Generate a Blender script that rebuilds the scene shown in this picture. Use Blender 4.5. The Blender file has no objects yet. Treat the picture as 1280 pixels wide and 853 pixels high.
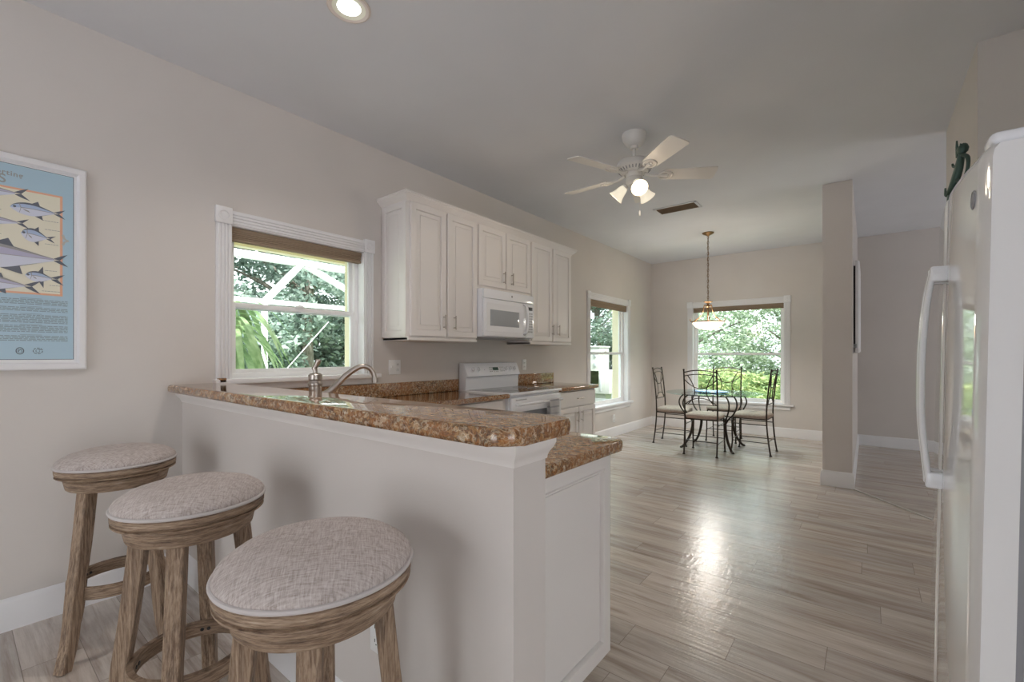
import bpy, bmesh, math, random
from mathutils import Vector, Matrix
random.seed(7)
PI = math.pi
sc = bpy.context.scene
COL = sc.collection

# ------------------------------------------------------------------ camera, world, sun, exposure
CAM_H = 1.25
THETA = math.atan(445.0/560.0)
S_, C_ = math.sin(THETA), math.cos(THETA)
cd = bpy.data.cameras.new('camera'); cam = bpy.data.objects.new('camera', cd); COL.objects.link(cam)
cam.location = (0, 0, CAM_H)
cam.rotation_euler = (PI/2, 0, THETA)
cd.sensor_width = 36.0
cd.lens = 560.0/1280.0*36.0
cd.shift_y = 17.5/1280.0
cd.clip_start = 0.02
sc.camera = cam

SKY_STRENGTH = 3.3
w = bpy.data.worlds.new('world'); sc.world = w; w.use_nodes = True
nt = w.node_tree; nt.nodes.clear()
tc = nt.nodes.new('ShaderNodeTexCoord'); sx = nt.nodes.new('ShaderNodeSeparateXYZ')
mr = nt.nodes.new('ShaderNodeMapRange'); mr.inputs[1].default_value = -1; mr.inputs[2].default_value = 1
cr = nt.nodes.new('ShaderNodeValToRGB'); bg = nt.nodes.new('ShaderNodeBackground'); wo = nt.nodes.new('ShaderNodeOutputWorld')
e = cr.color_ramp.elements
e[0].position = 0.0; e[0].color = (.31, .315, .33, 1)
e[1].position = 1.0; e[1].color = (.78, .88, 1.0, 1)
for p, c in ((.47, (.34, .35, .365, 1)), (.51, (.50, .54, .56, 1)), (.58, (.94, .975, 1.0, 1)), (.75, (.90, .955, 1.0, 1))):
    n = e.new(p); n.color = c
nt.links.new(tc.outputs['Generated'], sx.inputs[0]); nt.links.new(sx.outputs[2], mr.inputs[0])
nt.links.new(mr.outputs[0], cr.inputs[0]); nt.links.new(cr.outputs[0], bg.inputs[0]); nt.links.new(bg.outputs[0], wo.inputs[0])
bg.inputs[1].default_value = SKY_STRENGTH

sd = bpy.data.lights.new('sun', 'SUN'); sun = bpy.data.objects.new('sun', sd); COL.objects.link(sun)
sd.energy = 8.0; sd.angle = math.radians(2.0); sd.color = (1.0, .97, .93)
sun.rotation_euler = (0, math.radians(38), math.radians(-25))       # sun high over the house from the right

sc.view_settings.view_transform = 'Standard'
sc.view_settings.look = 'None'
sc.view_settings.exposure = 0.40
sc.view_settings.gamma = 1.0
sc.view_settings.use_curve_mapping = False
sc.cycles.max_bounces = 10
sc.cycles.diffuse_bounces = 5
sc.cycles.glossy_bounces = 4
sc.cycles.transmission_bounces = 8
sc.cycles.transparent_max_bounces = 12
sc.cycles.sample_clamp_indirect = 6.0
sc.cycles.caustics_reflective = False
sc.cycles.caustics_refractive = False
sc.cycles.use_denoising = True

FAN_W, PENDANT_W, CAN_W = 6.5, 60.0, 8.0

# ------------------------------------------------------------------ materials
def mat(name, base=(.8, .8, .8), rough=.5, metal=0.0, spec=.5, emit=None, estr=0.0, coat=0.0):
    m = bpy.data.materials.new(name); m.use_nodes = True
    b = m.node_tree.nodes['Principled BSDF']
    b.inputs['Base Color'].default_value = (*base, 1)
    b.inputs['Roughness'].default_value = rough
    b.inputs['Metallic'].default_value = metal
    b.inputs['Specular IOR Level'].default_value = spec
    if coat:
        b.inputs['Coat Weight'].default_value = coat; b.inputs['Coat Roughness'].default_value = .05
    if emit:
        b.inputs['Emission Color'].default_value = (*emit, 1); b.inputs['Emission Strength'].default_value = estr
    return m

class N:
    """small helper round a material's node tree"""
    def __init__(self, m):
        self.m = m; self.t = m.node_tree; self.b = self.t.nodes['Principled BSDF']
    def new(self, k, **kw):
        n = self.t.nodes.new(k)
        for a, v in kw.items(): setattr(n, a, v)
        return n
    def link(self, a, b): self.t.links.new(a, b)
    def coords(self, scale=(1, 1, 1), rot=(0, 0, 0), out='Object'):
        c = self.new('ShaderNodeTexCoord'); mp = self.new('ShaderNodeMapping')
        mp.inputs['Scale'].default_value = scale; mp.inputs['Rotation'].default_value = rot
        self.link(c.outputs[out], mp.inputs[0]); return mp.outputs[0]
    def noise(self, vec, scale=5, detail=4, rough=.6, dist=0.0):
        n = self.new('ShaderNodeTexNoise'); n.inputs['Scale'].default_value = scale
        n.inputs['Detail'].default_value = detail; n.inputs['Roughness'].default_value = rough
        n.inputs['Distortion'].default_value = dist
        self.link(vec, n.inputs['Vector']); return n.outputs[0]
    def ramp(self, fac, stops, interp='LINEAR'):
        r = self.new('ShaderNodeValToRGB'); r.color_ramp.interpolation = interp
        el = r.color_ramp.elements
        el[0].position, el[0].color = stops[0][0], (*stops[0][1], 1)
        el[1].position, el[1].color = stops[-1][0], (*stops[-1][1], 1)
        for p, c in stops[1:-1]:
            n = el.new(p); n.color = (*c, 1)
        self.link(fac, r.inputs[0]); return r.outputs[0]
    def mix(self, fac, a, b, blend='MIX'):
        n = self.new('ShaderNodeMix', data_type='RGBA', blend_type=blend)
        for s, v in ((0, fac), (6, a), (7, b)):
            if hasattr(v, 'is_output'): self.link(v, n.inputs[s])
            elif s == 0: n.inputs[0].default_value = v
            else: n.inputs[s].default_value = (*v, 1)
        return n.outputs[2]
    def bump(self, height, strength=.2, dist=.01):
        n = self.new('ShaderNodeBump'); n.inputs['Strength'].default_value = strength; n.inputs['Distance'].default_value = dist
        self.link(height, n.inputs['Height']); self.link(n.outputs[0], self.b.inputs['Normal'])
    def base(self, c): self.link(c, self.b.inputs['Base Color'])

def paint(name, col, rough=.6, bump=.05, scale=90):
    m = mat(name, col, rough, spec=.3); n = N(m)
    v = n.coords(); a = n.noise(v, scale, 3)
    n.bump(a, bump, .004)
    big = n.noise(v, 1.3, 2)
    n.base(n.ramp(big, [(.3, tuple(c*.97 for c in col)), (.7, tuple(min(1, c*1.03) for c in col))]))
    return m

M = {}
M['wall'] = paint('greige_wall_paint', (.665, .622, .59), .62)
M['wall_hall_unseen'] = M['wall']
M['ceiling'] = paint('ceiling_paint', (.71, .72, .75), .8, .10, 60)
M['trim'] = paint('white_trim_paint', (.82, .81, .82), .35, .01)
M['cab'] = paint('cabinet_paint', (.80, .765, .74), .38, .015, 40)
M['stucco'] = paint('cream_stucco', (.80, .72, .52), .9, .25, 120)
M['white'] = mat('appliance_white', (.84, .85, .89), .18, coat=.3)
M['white_gloss'] = mat('refrigerator_white', (.80, .80, .81), .07, coat=.6)
M['gasket'] = mat('grey_gasket', (.30, .30, .32), .6)
M['dark'] = mat('black_plastic', (.02, .02, .022), .4)
M['grey'] = mat('grey_plastic', (.40, .41, .43), .45)
M['mwglass'] = mat('grey_door_glass', (.36, .38, .40), .10)
M['ovenglass'] = mat('dark_oven_glass', (.16, .17, .19), .08)
M['cooktop'] = mat('grey_ceramic_glass', (.12, .125, .14), .05)
M['display'] = mat('green_black_display', (.02, .06, .04), .2)
M['nickel'] = mat('brushed_nickel', (.47, .42, .38), .30, 1.0)
M['iron'] = mat('bronze_wrought_iron', (.055, .042, .034), .42, .7)
M['gold_iron'] = mat('antique_bronze', (.22, .13, .06), .40, .85)
M['plate'] = mat('outlet_plastic', (.86, .86, .86), .4)
M['alum'] = mat('white_aluminium', (.93, .93, .93), .4)
M['fanwhite'] = mat('fan_enamel', (.74, .72, .69), .4)
M['bulb'] = mat('bulb_glow', (1, 1, 1), .5, emit=(1.0, .93, .80), estr=6.0)
M['canlens'] = mat('lit_lamp_lens', (1, 1, 1), .5, emit=(1.0, .98, .94), estr=6.0)
M['canring'] = mat('can_ring', (.74, .66, .60), .4)
M['baffle'] = mat('can_reflector', (.86, .85, .72), .3)
M['bronze_green'] = mat('verdigris_bronze', (.05, .085, .07), .45, .6)
M['blue'] = mat('blue_glazed_ceramic', (.05, .16, .42), .15, coat=.5)

def glass(name, tint=(1, 1, 1), refl=.10):
    m = bpy.data.materials.new(name); m.use_nodes = True
    t = m.node_tree; t.nodes.clear()
    o = t.nodes.new('ShaderNodeOutputMaterial'); mx = t.nodes.new('ShaderNodeMixShader')
    tr = t.nodes.new('ShaderNodeBsdfTransparent'); gl = t.nodes.new('ShaderNodeBsdfGlossy')
    fr = t.nodes.new('ShaderNodeFresnel'); fr.inputs[0].default_value = 1.45
    tr.inputs[0].default_value = (*tint, 1); gl.inputs['Roughness'].default_value = .01
    ge = t.nodes.new('ShaderNodeNewGeometry'); sb = t.nodes.new('ShaderNodeMath'); sb.operation = 'SUBTRACT'; sb.inputs[0].default_value = 1.0
    mu = t.nodes.new('ShaderNodeMath'); mu.operation = 'MULTIPLY'
    t.links.new(ge.outputs['Backfacing'], sb.inputs[1]); t.links.new(fr.outputs[0], mu.inputs[0]); t.links.new(sb.outputs[0], mu.inputs[1])
    t.links.new(mu.outputs[0], mx.inputs[0]); t.links.new(tr.outputs[0], mx.inputs[1]); t.links.new(gl.outputs[0], mx.inputs[2])
    t.links.new(mx.outputs[0], o.inputs[0]); return m
M['glass'] = glass('window_glass', (.93, .97, .96))
M['tableglass'] = glass('table_glass', (.80, .92, .92))
M['frost'] = None
def frosted(name, tint, estr, ecol):
    m = mat(name, tint, .35); b = m.node_tree.nodes['Principled BSDF']
    b.inputs['Transmission Weight'].default_value = 0.0
    b.inputs['Emission Color'].default_value = (*ecol, 1); b.inputs['Emission Strength'].default_value = estr
    return m
M['frost'] = frosted('lit_frosted_glass', (.66, .62, .52), .50, (1.0, .90, .70))

m = M['alab'] = frosted('lit_alabaster_glass', (.9, .75, .6), .8, (1, .8, .6)); n = N(m)
a = n.noise(n.coords((6, 6, 6)), 2.2, 5, .6, 1.5)
n.link(n.ramp(a, [(.35, (.85, .42, .20)), (.5, (1, .80, .58)), (.65, (1, .93, .82))]), n.b.inputs['Emission Color'])

# granite: gold, cream, rust and dark flakes, polished
m = M['granite'] = mat('polished_granite', (.4, .25, .12), .035, spec=.7); n = N(m)
v0 = n.coords((1, 1, 1))
wn = n.new('ShaderNodeTexNoise'); wn.inputs['Scale'].default_value = 55; n.link(v0, wn.inputs['Vector'])
vm = n.new('ShaderNodeMix', data_type='VECTOR'); vm.inputs[0].default_value = .03
n.link(v0, vm.inputs[4]); n.link(wn.outputs['Color'], vm.inputs[5])
mp = n.new('ShaderNodeMapping'); mp.inputs['Scale'].default_value = (50, 105, 105); mp.inputs['Rotation'].default_value = (.2, .1, .5)
n.link(vm.outputs[1], mp.inputs[0])
vo = n.new('ShaderNodeTexVoronoi'); vo.inputs['Scale'].default_value = 1.0; n.link(mp.outputs[0], vo.inputs['Vector'])
sp = n.new('ShaderNodeSeparateColor'); n.link(vo.outputs['Color'], sp.inputs[0])
c1 = n.ramp(sp.outputs[0], [(0, (.035, .020, .014)), (.22, (.17, .055, .016)), (.42, (.34, .14, .040)), (.57, (.46, .26, .11)),
                            (.69, (.58, .43, .27)), (.79, (.12, .085, .065)), (.91, (.74, .64, .49))], 'CONSTANT')
big = n.noise(v0, 7, 3)
sw = n.noise(v0, 24, 3, .50, 2.6)
c1 = n.mix(.50, c1, n.ramp(sw, [(.30, (.02, .012, .008)), (.39, (.14, .05, .018)), (.445, (.46, .17, .04)), (.475, (.04, .022, .014)), (.525, (.50, .28, .11)), (.57, (.80, .68, .50)), (.61, (.10, .05, .025)), (.68, (.40, .18, .06)), (.74, (.03, .02, .015))]))
c2 = n.mix(n.ramp(big, [(.42, (0, 0, 0)), (.62, (.35, .35, .35))]), c1, (.36, .14, .045))
fine = n.noise(v0, 160, 2)
c3 = n.mix(.15, c2, n.ramp(fine, [(.35, (.04, .022, .014)), (.6, (.60, .40, .22))]))
n.base(c3)

# luxury vinyl planks running along X
m = M['floor'] = mat('greige_oak_planks', (.4, .35, .3), .30, spec=.75); n = N(m)
v = n.coords((1, 1, 1))
bk = n.new('ShaderNodeTexBrick'); bk.offset = 0.0; bk.offset_frequency = 2
bk.inputs['Scale'].default_value = 1.0; bk.inputs['Brick Width'].default_value = 1.22; bk.inputs['Row Height'].default_value = .18
bk.inputs['Mortar Size'].default_value = .0014; bk.inputs['Mortar Smooth'].default_value = .1; bk.inputs['Bias'].default_value = 0
bk.inputs['Color1'].default_value = (0, 0, 0, 1); bk.inputs['Color2'].default_value = (1, 1, 1, 1); bk.inputs['Mortar'].default_value = (.5, .5, .5, 1)
sy_ = n.new('ShaderNodeSeparateXYZ'); n.link(v, sy_.inputs[0])
dv_ = n.new('ShaderNodeMath', operation='DIVIDE'); dv_.inputs[1].default_value = .18; n.link(sy_.outputs[1], dv_.inputs[0])
fl_ = n.new('ShaderNodeMath', operation='FLOOR'); n.link(dv_.outputs[0], fl_.inputs[0])
wh_ = n.new('ShaderNodeTexWhiteNoise', noise_dimensions='1D'); n.link(fl_.outputs[0], wh_.inputs['W'])
ox_ = n.new('ShaderNodeMath', operation='MULTIPLY_ADD'); ox_.inputs[1].default_value = 1.22; n.link(wh_.outputs['Value'], ox_.inputs[0]); n.link(sy_.outputs[0], ox_.inputs[2])
cb_ = n.new('ShaderNodeCombineXYZ'); n.link(ox_.outputs[0], cb_.inputs[0]); n.link(sy_.outputs[1], cb_.inputs[1])
n.link(cb_.outputs[0], bk.inputs['Vector'])
sepc = n.new('ShaderNodeSeparateColor'); n.link(bk.outputs['Color'], sepc.inputs[0])
off = n.new('ShaderNodeCombineXYZ'); ml = n.new('ShaderNodeMath', operation='MULTIPLY'); ml.inputs[1].default_value = 13.0
n.link(sepc.outputs[0], ml.inputs[0]); n.link(ml.outputs[0], off.inputs[2]); n.link(ml.outputs[0], off.inputs[0])
va = n.new('ShaderNodeVectorMath', operation='ADD'); n.link(v, va.inputs[0]); n.link(off.outputs[0], va.inputs[1])
st = n.new('ShaderNodeMapping'); st.inputs['Scale'].default_value = (.85, 9.5, 1); n.link(va.outputs[0], st.inputs[0])
g1 = n.noise(st.outputs[0], 1.6, 5, .62, .6)
st2 = n.new('ShaderNodeMapping'); st2.inputs['Scale'].default_value = (2.0, 34, 1); n.link(va.outputs[0], st2.inputs[0])
g2 = n.noise(st2.outputs[0], 2.0, 3, .6)
col = n.ramp(g1, [(.27, (.30, .235, .19)), (.41, (.47, .40, .345)), (.52, (.575, .515, .465)), (.68, (.67, .62, .575))])
col = n.mix(.22, col, n.ramp(g2, [(.33, (.20, .155, .125)), (.64, (.60, .55, .51))]))
tone = n.ramp(sepc.outputs[0], [(0, (.91, .91, .915)), (.5, (1, .99, .98)), (1, (1.08, 1.07, 1.06))])
col = n.mix(1.0, col, tone, 'MULTIPLY')
mf = n.new('ShaderNodeMath', operation='MULTIPLY'); mf.inputs[1].default_value = .55; n.link(bk.outputs['Fac'], mf.inputs[0])
col = n.mix(mf.outputs[0], col, (.13, .10, .085))
n.base(col)
st3 = n.new('ShaderNodeMapping'); st3.inputs['Scale'].default_value = (26, 5, 1); n.link(va.outputs[0], st3.inputs[0])
g3 = n.noise(st3.outputs[0], 1.6, 2, .5)
mm = n.new('ShaderNodeMath', operation='MULTIPLY_ADD'); n.link(g3, mm.inputs[0]); mm.inputs[1].default_value = .8; n.link(g2, mm.inputs[2])
mk = n.new('ShaderNodeMath', operation='SUBTRACT'); n.link(mm.outputs[0], mk.inputs[0]); n.link(bk.outputs['Fac'], mk.inputs[1])
n.bump(mk.outputs[0], .38, .004)
rr = n.new('ShaderNodeMapRange'); rr.inputs[3].default_value = .16; rr.inputs[4].default_value = .32; n.link(g1, rr.inputs[0]); n.link(rr.outputs[0], n.b.inputs['Roughness'])

def weathered(name, scale, rot=(0, 0, 0)):
    m = mat(name, (.3, .2, .14), .6, spec=.3); n = N(m)
    v = n.coords(scale, rot)
    a = n.noise(v, 3.0, 6, .65, .8); b = n.noise(n.coords(tuple(s*2.2 for s in scale), rot), 4.0, 4, .7)
    c = n.ramp(a, [(.28, (.075, .045, .028)), (.42, (.19, .12, .078)), (.54, (.34, .23, .15)), (.65, (.45, .33, .235)), (.76, (.66, .57, .48))])
    c = n.mix(.35, c, n.ramp(b, [(.38, (.06, .038, .027)), (.62, (.48, .38, .29))]))
    n.base(c); n.bump(b, .35, .004); return m
M['wood_v'] = weathered('weathered_wood_upright', (26, 26, 2.0))
M['wood_h'] = weathered('weathered_wood_ring', (3.5, 3.5, 42))

m = M['linen'] = mat('linen_tweed', (.5, .45, .42), .9, spec=.15); n = N(m)
ha = n.noise(n.coords((38, 330, 60), (0, 0, .3)), 1.0, 3, .65); hb = n.noise(n.coords((330, 38, 60), (0, 0, .3)), 1.0, 3, .65)
pr = n.new('ShaderNodeMath', operation='ADD'); n.link(ha, pr.inputs[0]); n.link(hb, pr.inputs[1])
pm = n.new('ShaderNodeMath', operation='MULTIPLY'); n.link(pr.outputs[0], pm.inputs[0]); pm.inputs[1].default_value = .5
n.base(n.ramp(pm.outputs[0], [(.36, (.335, .285, .26)), (.5, (.50, .44, .415)), (.64, (.62, .57, .55))])); n.bump(pm.outputs[0], .35, .003)
M['piping'] = mat('piping_cord', (.55, .51, .50), .8)

m = M['seatfabric'] = mat('beige_seat_fabric', (.49, .38, .325), .9, spec=.1); n = N(m)
n.base(n.ramp(n.noise(n.coords(), 40, 3), [(.3, (.44, .335, .285)), (.7, (.55, .44, .39))]))

m = M['shade'] = mat('woven_tan_shade', (.36, .27, .19), .85, spec=.1); n = N(m)
wv = n.new('ShaderNodeTexWave', bands_direction='Z'); wv.inputs['Scale'].default_value = 60; wv.inputs['Distortion'].default_value = .6
n.link(n.coords(), wv.inputs['Vector'])
n.base(n.ramp(wv.outputs['Fac'], [(0, (.22, .16, .11)), (1, (.44, .34, .25))]))

m = M['towel'] = mat('terry_towel', (.72, .71, .72), .95, spec=.1); n = N(m)
n.bump(n.noise(n.coords(), 500, 2), .6, .003)
wv = n.new('ShaderNodeTexWave', bands_direction='Z'); wv.inputs['Scale'].default_value = 5; n.link(n.coords(), wv.inputs['Vector'])
n.base(n.ramp(wv.outputs['Fac'], [(.06, (.60, .60, .63)), (.2, (.86, .85, .86))]))

def leafmat(name, a, b, c):
    m = mat(name, a, .55, spec=.3); n = N(m)
    oi = n.new('ShaderNodeNewGeometry')
    v = n.coords(); ns = n.noise(v, 1.7, 3); n2 = n.noise(v, 9.0, 2)
    cc = n.mix(.5, n.ramp(ns, [(.35, a), (.5, b), (.65, c)]), n.ramp(n2, [(.35, a), (.5, b), (.66, c)]))
    n.base(cc)
    t = n.t; out = [x for x in t.nodes if x.type == 'OUTPUT_MATERIAL'][0]
    tl = t.nodes.new('ShaderNodeBsdfTranslucent'); mx = t.nodes.new('ShaderNodeMixShader'); mx.inputs[0].default_value = .35
    t.links.new(cc, tl.inputs[0]); t.links.new(n.b.outputs[0], mx.inputs[1]); t.links.new(tl.outputs[0], mx.inputs[2]); t.links.new(mx.outputs[0], out.inputs[0])
    return m
M['leaf_dark'] = leafmat('dark_tree_leaves', (.14, .20, .165), (.30, .39, .335), (.62, .68, .60))
M['leaf_mid'] = leafmat('mid_tree_leaves', (.17, .24, .15), (.42, .51, .36), (.76, .79, .67))
M['leaf_lime'] = leafmat('lime_shrub_leaves', (.12, .20, .08), (.34, .43, .18), (.66, .64, .28))
M['leaf_palm'] = leafmat('palm_leaves', (.17, .27, .12), (.36, .48, .25), (.62, .68, .46))
m = M['bark'] = mat('tree_bark', (.2, .17, .14), .9); n = N(m)
n.base(n.ramp(n.noise(n.coords((6, 6, 1.5)), 4, 4), [(.3, (.10, .08, .06)), (.7, (.30, .27, .23))]))
m = M['grass'] = mat('lawn_grass', (.12, .2, .06), .9); n = N(m)
n.base(n.ramp(n.noise(n.coords(), 12, 5), [(.3, (.07, .13, .04)), (.7, (.22, .31, .11))]))

M['utility'] = mat('weathered_pale_plastic', (.44, .44, .41), .6)
# poster inks
M['ink_blue'] = mat('poster_blue', (.42, .58, .68), .35)
M['ink_cream'] = mat('poster_cream', (.80, .76, .62), .35)
M['ink_orange'] = mat('poster_orange', (.82, .45, .30), .35)
M['ink_fish'] = mat('poster_fish_blue', (.42, .52, .70), .35)
M['ink_lilac'] = mat('poster_fish_lilac', (.48, .46, .60), .35)
M['ink_belly'] = mat('poster_fish_belly', (.66, .68, .78), .35)
M['ink_dark'] = mat('poster_dark_grey', (.13, .14, .17), .35)
M['ink_grey'] = mat('poster_text_grey', (.27, .33, .37), .35)
M['ink_taupe'] = mat('poster_letter_taupe', (.34, .33, .325), .35)
M['ink_soft_grey'] = mat('poster_soft_grey', (.52, .50, .46), .35)  # even soft grey, for print marks and the floor strip

# ------------------------------------------------------------------ geometry helpers
def B(): return bmesh.new()

def box(bm, x0, x1, y0, y1, z0, z1, bev=0.0, seg=2, mi=0):
    x0, x1 = min(x0, x1), max(x0, x1); y0, y1 = min(y0, y1), max(y0, y1); z0, z1 = min(z0, z1), max(z0, z1)
    v = [bm.verts.new(p) for p in ((x0, y0, z0), (x1, y0, z0), (x1, y1, z0), (x0, y1, z0), (x0, y0, z1), (x1, y0, z1), (x1, y1, z1), (x0, y1, z1))]
    fs = [bm.faces.new([v[i] for i in q]) for q in ((0, 3, 2, 1), (4, 5, 6, 7), (0, 1, 5, 4), (1, 2, 6, 5), (2, 3, 7, 6), (3, 0, 4, 7))]
    for f in fs: f.material_index = mi
    if bev:
        es = list({ed for f in fs for ed in f.edges})
        r = bmesh.ops.bevel(bm, geom=es, offset=min(bev, .49*min(x1-x0, y1-y0, z1-z0)), segments=seg, profile=.5, affect='EDGES')
        for f in r['faces']: f.material_index = mi
    return bm

def prism(bm, poly, z0, z1, bev=0.0, seg=3, mi=0):
    """poly: counter-clockwise (x,y) list; bevels the top and bottom rims"""
    bt = [bm.verts.new((x, y, z0)) for x, y in poly]; tp = [bm.verts.new((x, y, z1)) for x, y in poly]
    k = len(poly)
    f0 = bm.faces.new(bt[::-1]); f1 = bm.faces.new(tp)
    fs = [f0, f1]+[bm.faces.new((bt[i], bt[(i+1) % k], tp[(i+1) % k], tp[i])) for i in range(k)]
    for f in fs: f.material_index = mi
    if bev:
        bmesh.ops.bevel(bm, geom=list(f0.edges)+list(f1.edges), offset=bev, segments=seg, profile=.5, affect='EDGES')
    return bm

def tube(bm, pts, r, n=8, closed=False, cap=True, flat=None, up=None, phase=0.0, mi=0):
    """sweep a round (or, with flat=(a,b), elliptical / n=4 square) section along pts"""
    P = [Vector(p) for p in pts]; k = len(P)
    rad = r if isinstance(r, (list, tuple)) else [r]*k
    T = []
    for i in range(k):
        if closed: t = P[(i+1) % k]-P[(i-1) % k]
        else: t = P[min(i+1, k-1)]-P[max(i-1, 0)]
        T.append(t.normalized())
    ref = Vector(up) if up else (Vector((0, 0, 1)) if abs(T[0].z) < .9 else Vector((1, 0, 0)))
    rings = []; N0 = (ref-T[0]*ref.dot(T[0])).normalized()
    for i in range(k):
        if up: N0 = Vector(up)
        N0 = (N0-T[i]*N0.dot(T[i])).normalized(); B0 = T[i].cross(N0)
        ring = []
        for j in range(n):
            a = 2*PI*j/n+phase
            ca, sa = math.cos(a), math.sin(a)
            if flat: ca *= flat[0]; sa *= flat[1]
            ring.append(bm.verts.new(P[i]+(N0*ca+B0*sa)*rad[i]))
        rings.append(ring)
    m_ = k if closed else k-1
    for i in range(m_):
        a, b = rings[i], rings[(i+1) % k]
        for j in range(n):
            f = bm.faces.new((a[j], a[(j+1) % n], b[(j+1) % n], b[j])); f.material_index = mi
    if cap and not closed:
        bm.faces.new(rings[0][::-1]).material_index = mi; bm.faces.new(rings[-1]).material_index = mi
    return bm

def lathe(bm, prof, c=(0, 0, 0), axis=(0, 0, 1), n=28, cap=True, mi=0):
    """prof: (r, h) pairs along axis"""
    ax = Vector(axis).normalized(); q = Vector((0, 0, 1)).rotation_difference(ax); c = Vector(c)
    rings = []
    for r, h in prof:
        if r < 1e-5: rings.append([bm.verts.new(c+q@Vector((0, 0, h)))])
        else: rings.append([bm.verts.new(c+q@Vector((r*math.cos(2*PI*j/n), r*math.sin(2*PI*j/n), h))) for j in range(n)])
    for a, b in zip(rings, rings[1:]):
        for j in range(n):
            if len(a) == 1 and len(b) == 1: continue
            if len(a) == 1: f = bm.faces.new((a[0], b[j], b[(j+1) % n]))
            elif len(b) == 1: f = bm.faces.new((a[j], a[(j+1) % n], b[0]))
            else: f = bm.faces.new((a[j], a[(j+1) % n], b[(j+1) % n], b[j]))
            f.material_index = mi
    if cap:
        for rg in (rings[0], rings[-1]):
            if len(rg) > 2:
                try: bm.faces.new(rg).material_index = mi
                except ValueError: pass
    return bm

def sweep(bm, prof, path, closed=False):
    """moulding: prof = (out, z) pairs, path = (x, y) list; 'out' is to the right of travel; mitred corners"""
    k = len(path); rings = []
    for i in range(k):
        p = Vector(path[i])
        d0 = (p-Vector(path[i-1])).normalized() if i > 0 else None
        d1 = (Vector(path[i+1])-p).normalized() if i < k-1 else None
        if d0 is None: nrm = Vector((d1.y, -d1.x)); s = 1
        elif d1 is None: nrm = Vector((d0.y, -d0.x)); s = 1
        else:
            n0, n1 = Vector((d0.y, -d0.x)), Vector((d1.y, -d1.x)); nrm = (n0+n1).normalized(); s = 1/max(.2, nrm.dot(n0))
        rings.append([bm.verts.new((p.x+nrm.x*o*s, p.y+nrm.y*o*s, z)) for o, z in prof])
    m_ = len(prof)
    for a, b in zip(rings, rings[1:]):
        for j in range(m_): bm.faces.new((a[j], b[j], b[(j+1) % m_], a[(j+1) % m_]))
    bm.faces.new(rings[0]); bm.faces.new(rings[-1][::-1])
    return bm

def panel(bm, o, u, v, n, w_, h_, rings, mi=0):
    """nested rectangles: rings = (inset, depth) from the outer edge inwards; closed at the back"""
    o, u, v, n = Vector(o), Vector(u), Vector(v), Vector(n)
    R = []
    for ins, dp in rings:
        R.append([bm.verts.new(o+u*a+v*b+n*dp) for a, b in ((ins, ins), (w_-ins, ins), (w_-ins, h_-ins), (ins, h_-ins))])
    for a, b in zip(R, R[1:]):
        for j in range(4): bm.faces.new((a[j], a[(j+1) % 4], b[(j+1) % 4], b[j])).material_index = mi
    bm.faces.new(R[-1]).material_index = mi; bm.faces.new(R[0][::-1]).material_index = mi
    return bm
DOOR = [(0, 0), (0, .016), (.004, .020), (.049, .020), (.052, .016), (.0525, .003), (.0570, .003), (.0575, .009), (.066, .009), (.088, .0175), (.0885, .012), (.0905, .012), (.091, .019)]

def root_of(o):
    while o.parent: o = o.parent
    return o

def obj(name, bm, m, parent=None, world=True, smooth=35):
    """link the bmesh as ONE mesh object; parts built in world coordinates are moved into their thing's frame"""
    bmesh.ops.recalc_face_normals(bm, faces=bm.faces)
    if smooth:
        lim = math.radians(smooth)
        for f in bm.faces: f.smooth = True
        for ed in bm.edges:
            if len(ed.link_faces) == 2 and ed.calc_face_angle(0) > lim: ed.smooth = False
    if parent is not None and world:
        bmesh.ops.translate(bm, vec=-root_of(parent).location, verts=bm.verts)
    me = bpy.data.meshes.new(name); bm.to_mesh(me); bm.free()
    for x in (m if isinstance(m, (list, tuple)) else [m]): me.materials.append(x)
    o = bpy.data.objects.new(name, me); COL.objects.link(o)
    if parent is not None: o.parent = parent
    return o

def tag(o, label=None, cat=None, group=None, kind=None):
    if label: o['label'] = label
    if cat: o['category'] = cat
    if group: o['group'] = group
    if kind: o['kind'] = kind
    return o

def thing(name, label, cat, loc=(0, 0, 0), rotz=0.0, group=None, kind=None):
    o = bpy.data.objects.new(name, None); COL.objects.link(o)
    o.empty_display_size = .1
    o.location = loc; o.rotation_euler = (0, 0, rotz)
    return tag(o, label, cat, group, kind)

def struct(name, bm, m, parent=None, label=None, cat=None):
    o = obj(name, bm, m, parent, smooth=30)
    if parent is None: tag(o, label, cat, kind='structure')
    return o

def dup(root, loc, rotz=None, label=None, group=None, scale=None):
    r = root.copy(); COL.objects.link(r); r.location = loc
    if rotz is not None: r.rotation_euler = (0, 0, rotz)
    if scale is not None: r.scale = scale
    if label: r['label'] = label
    if group: r['group'] = group
    for ch in list(root.children):
        c = ch.copy(); COL.objects.link(c); c.parent = r
        for g in list(ch.children):
            d = g.copy(); COL.objects.link(d); d.parent = c
    return r

def arc(cx, cy, r, a0, a1, n):
    return [(cx+r*math.cos(math.radians(a0+(a1-a0)*i/n)), cy+r*math.sin(math.radians(a0+(a1-a0)*i/n))) for i in range(n+1)]

def smooth_path(pts, sub=6):
    """Catmull-Rom through pts"""
    P = [Vector(p) for p in pts]; out = []
    for i in range(len(P)-1):
        p0 = P[max(i-1, 0)]; p1 = P[i]; p2 = P[i+1]; p3 = P[min(i+2, len(P)-1)]
        for s in range(sub):
            t = s/sub
            out.append(.5*((2*p1)+(p2-p0)*t+(2*p0-5*p1+4*p2-p3)*t*t+(3*p1-p0-3*p2+p3)*t**3))
    out.append(P[-1]); return out

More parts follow.
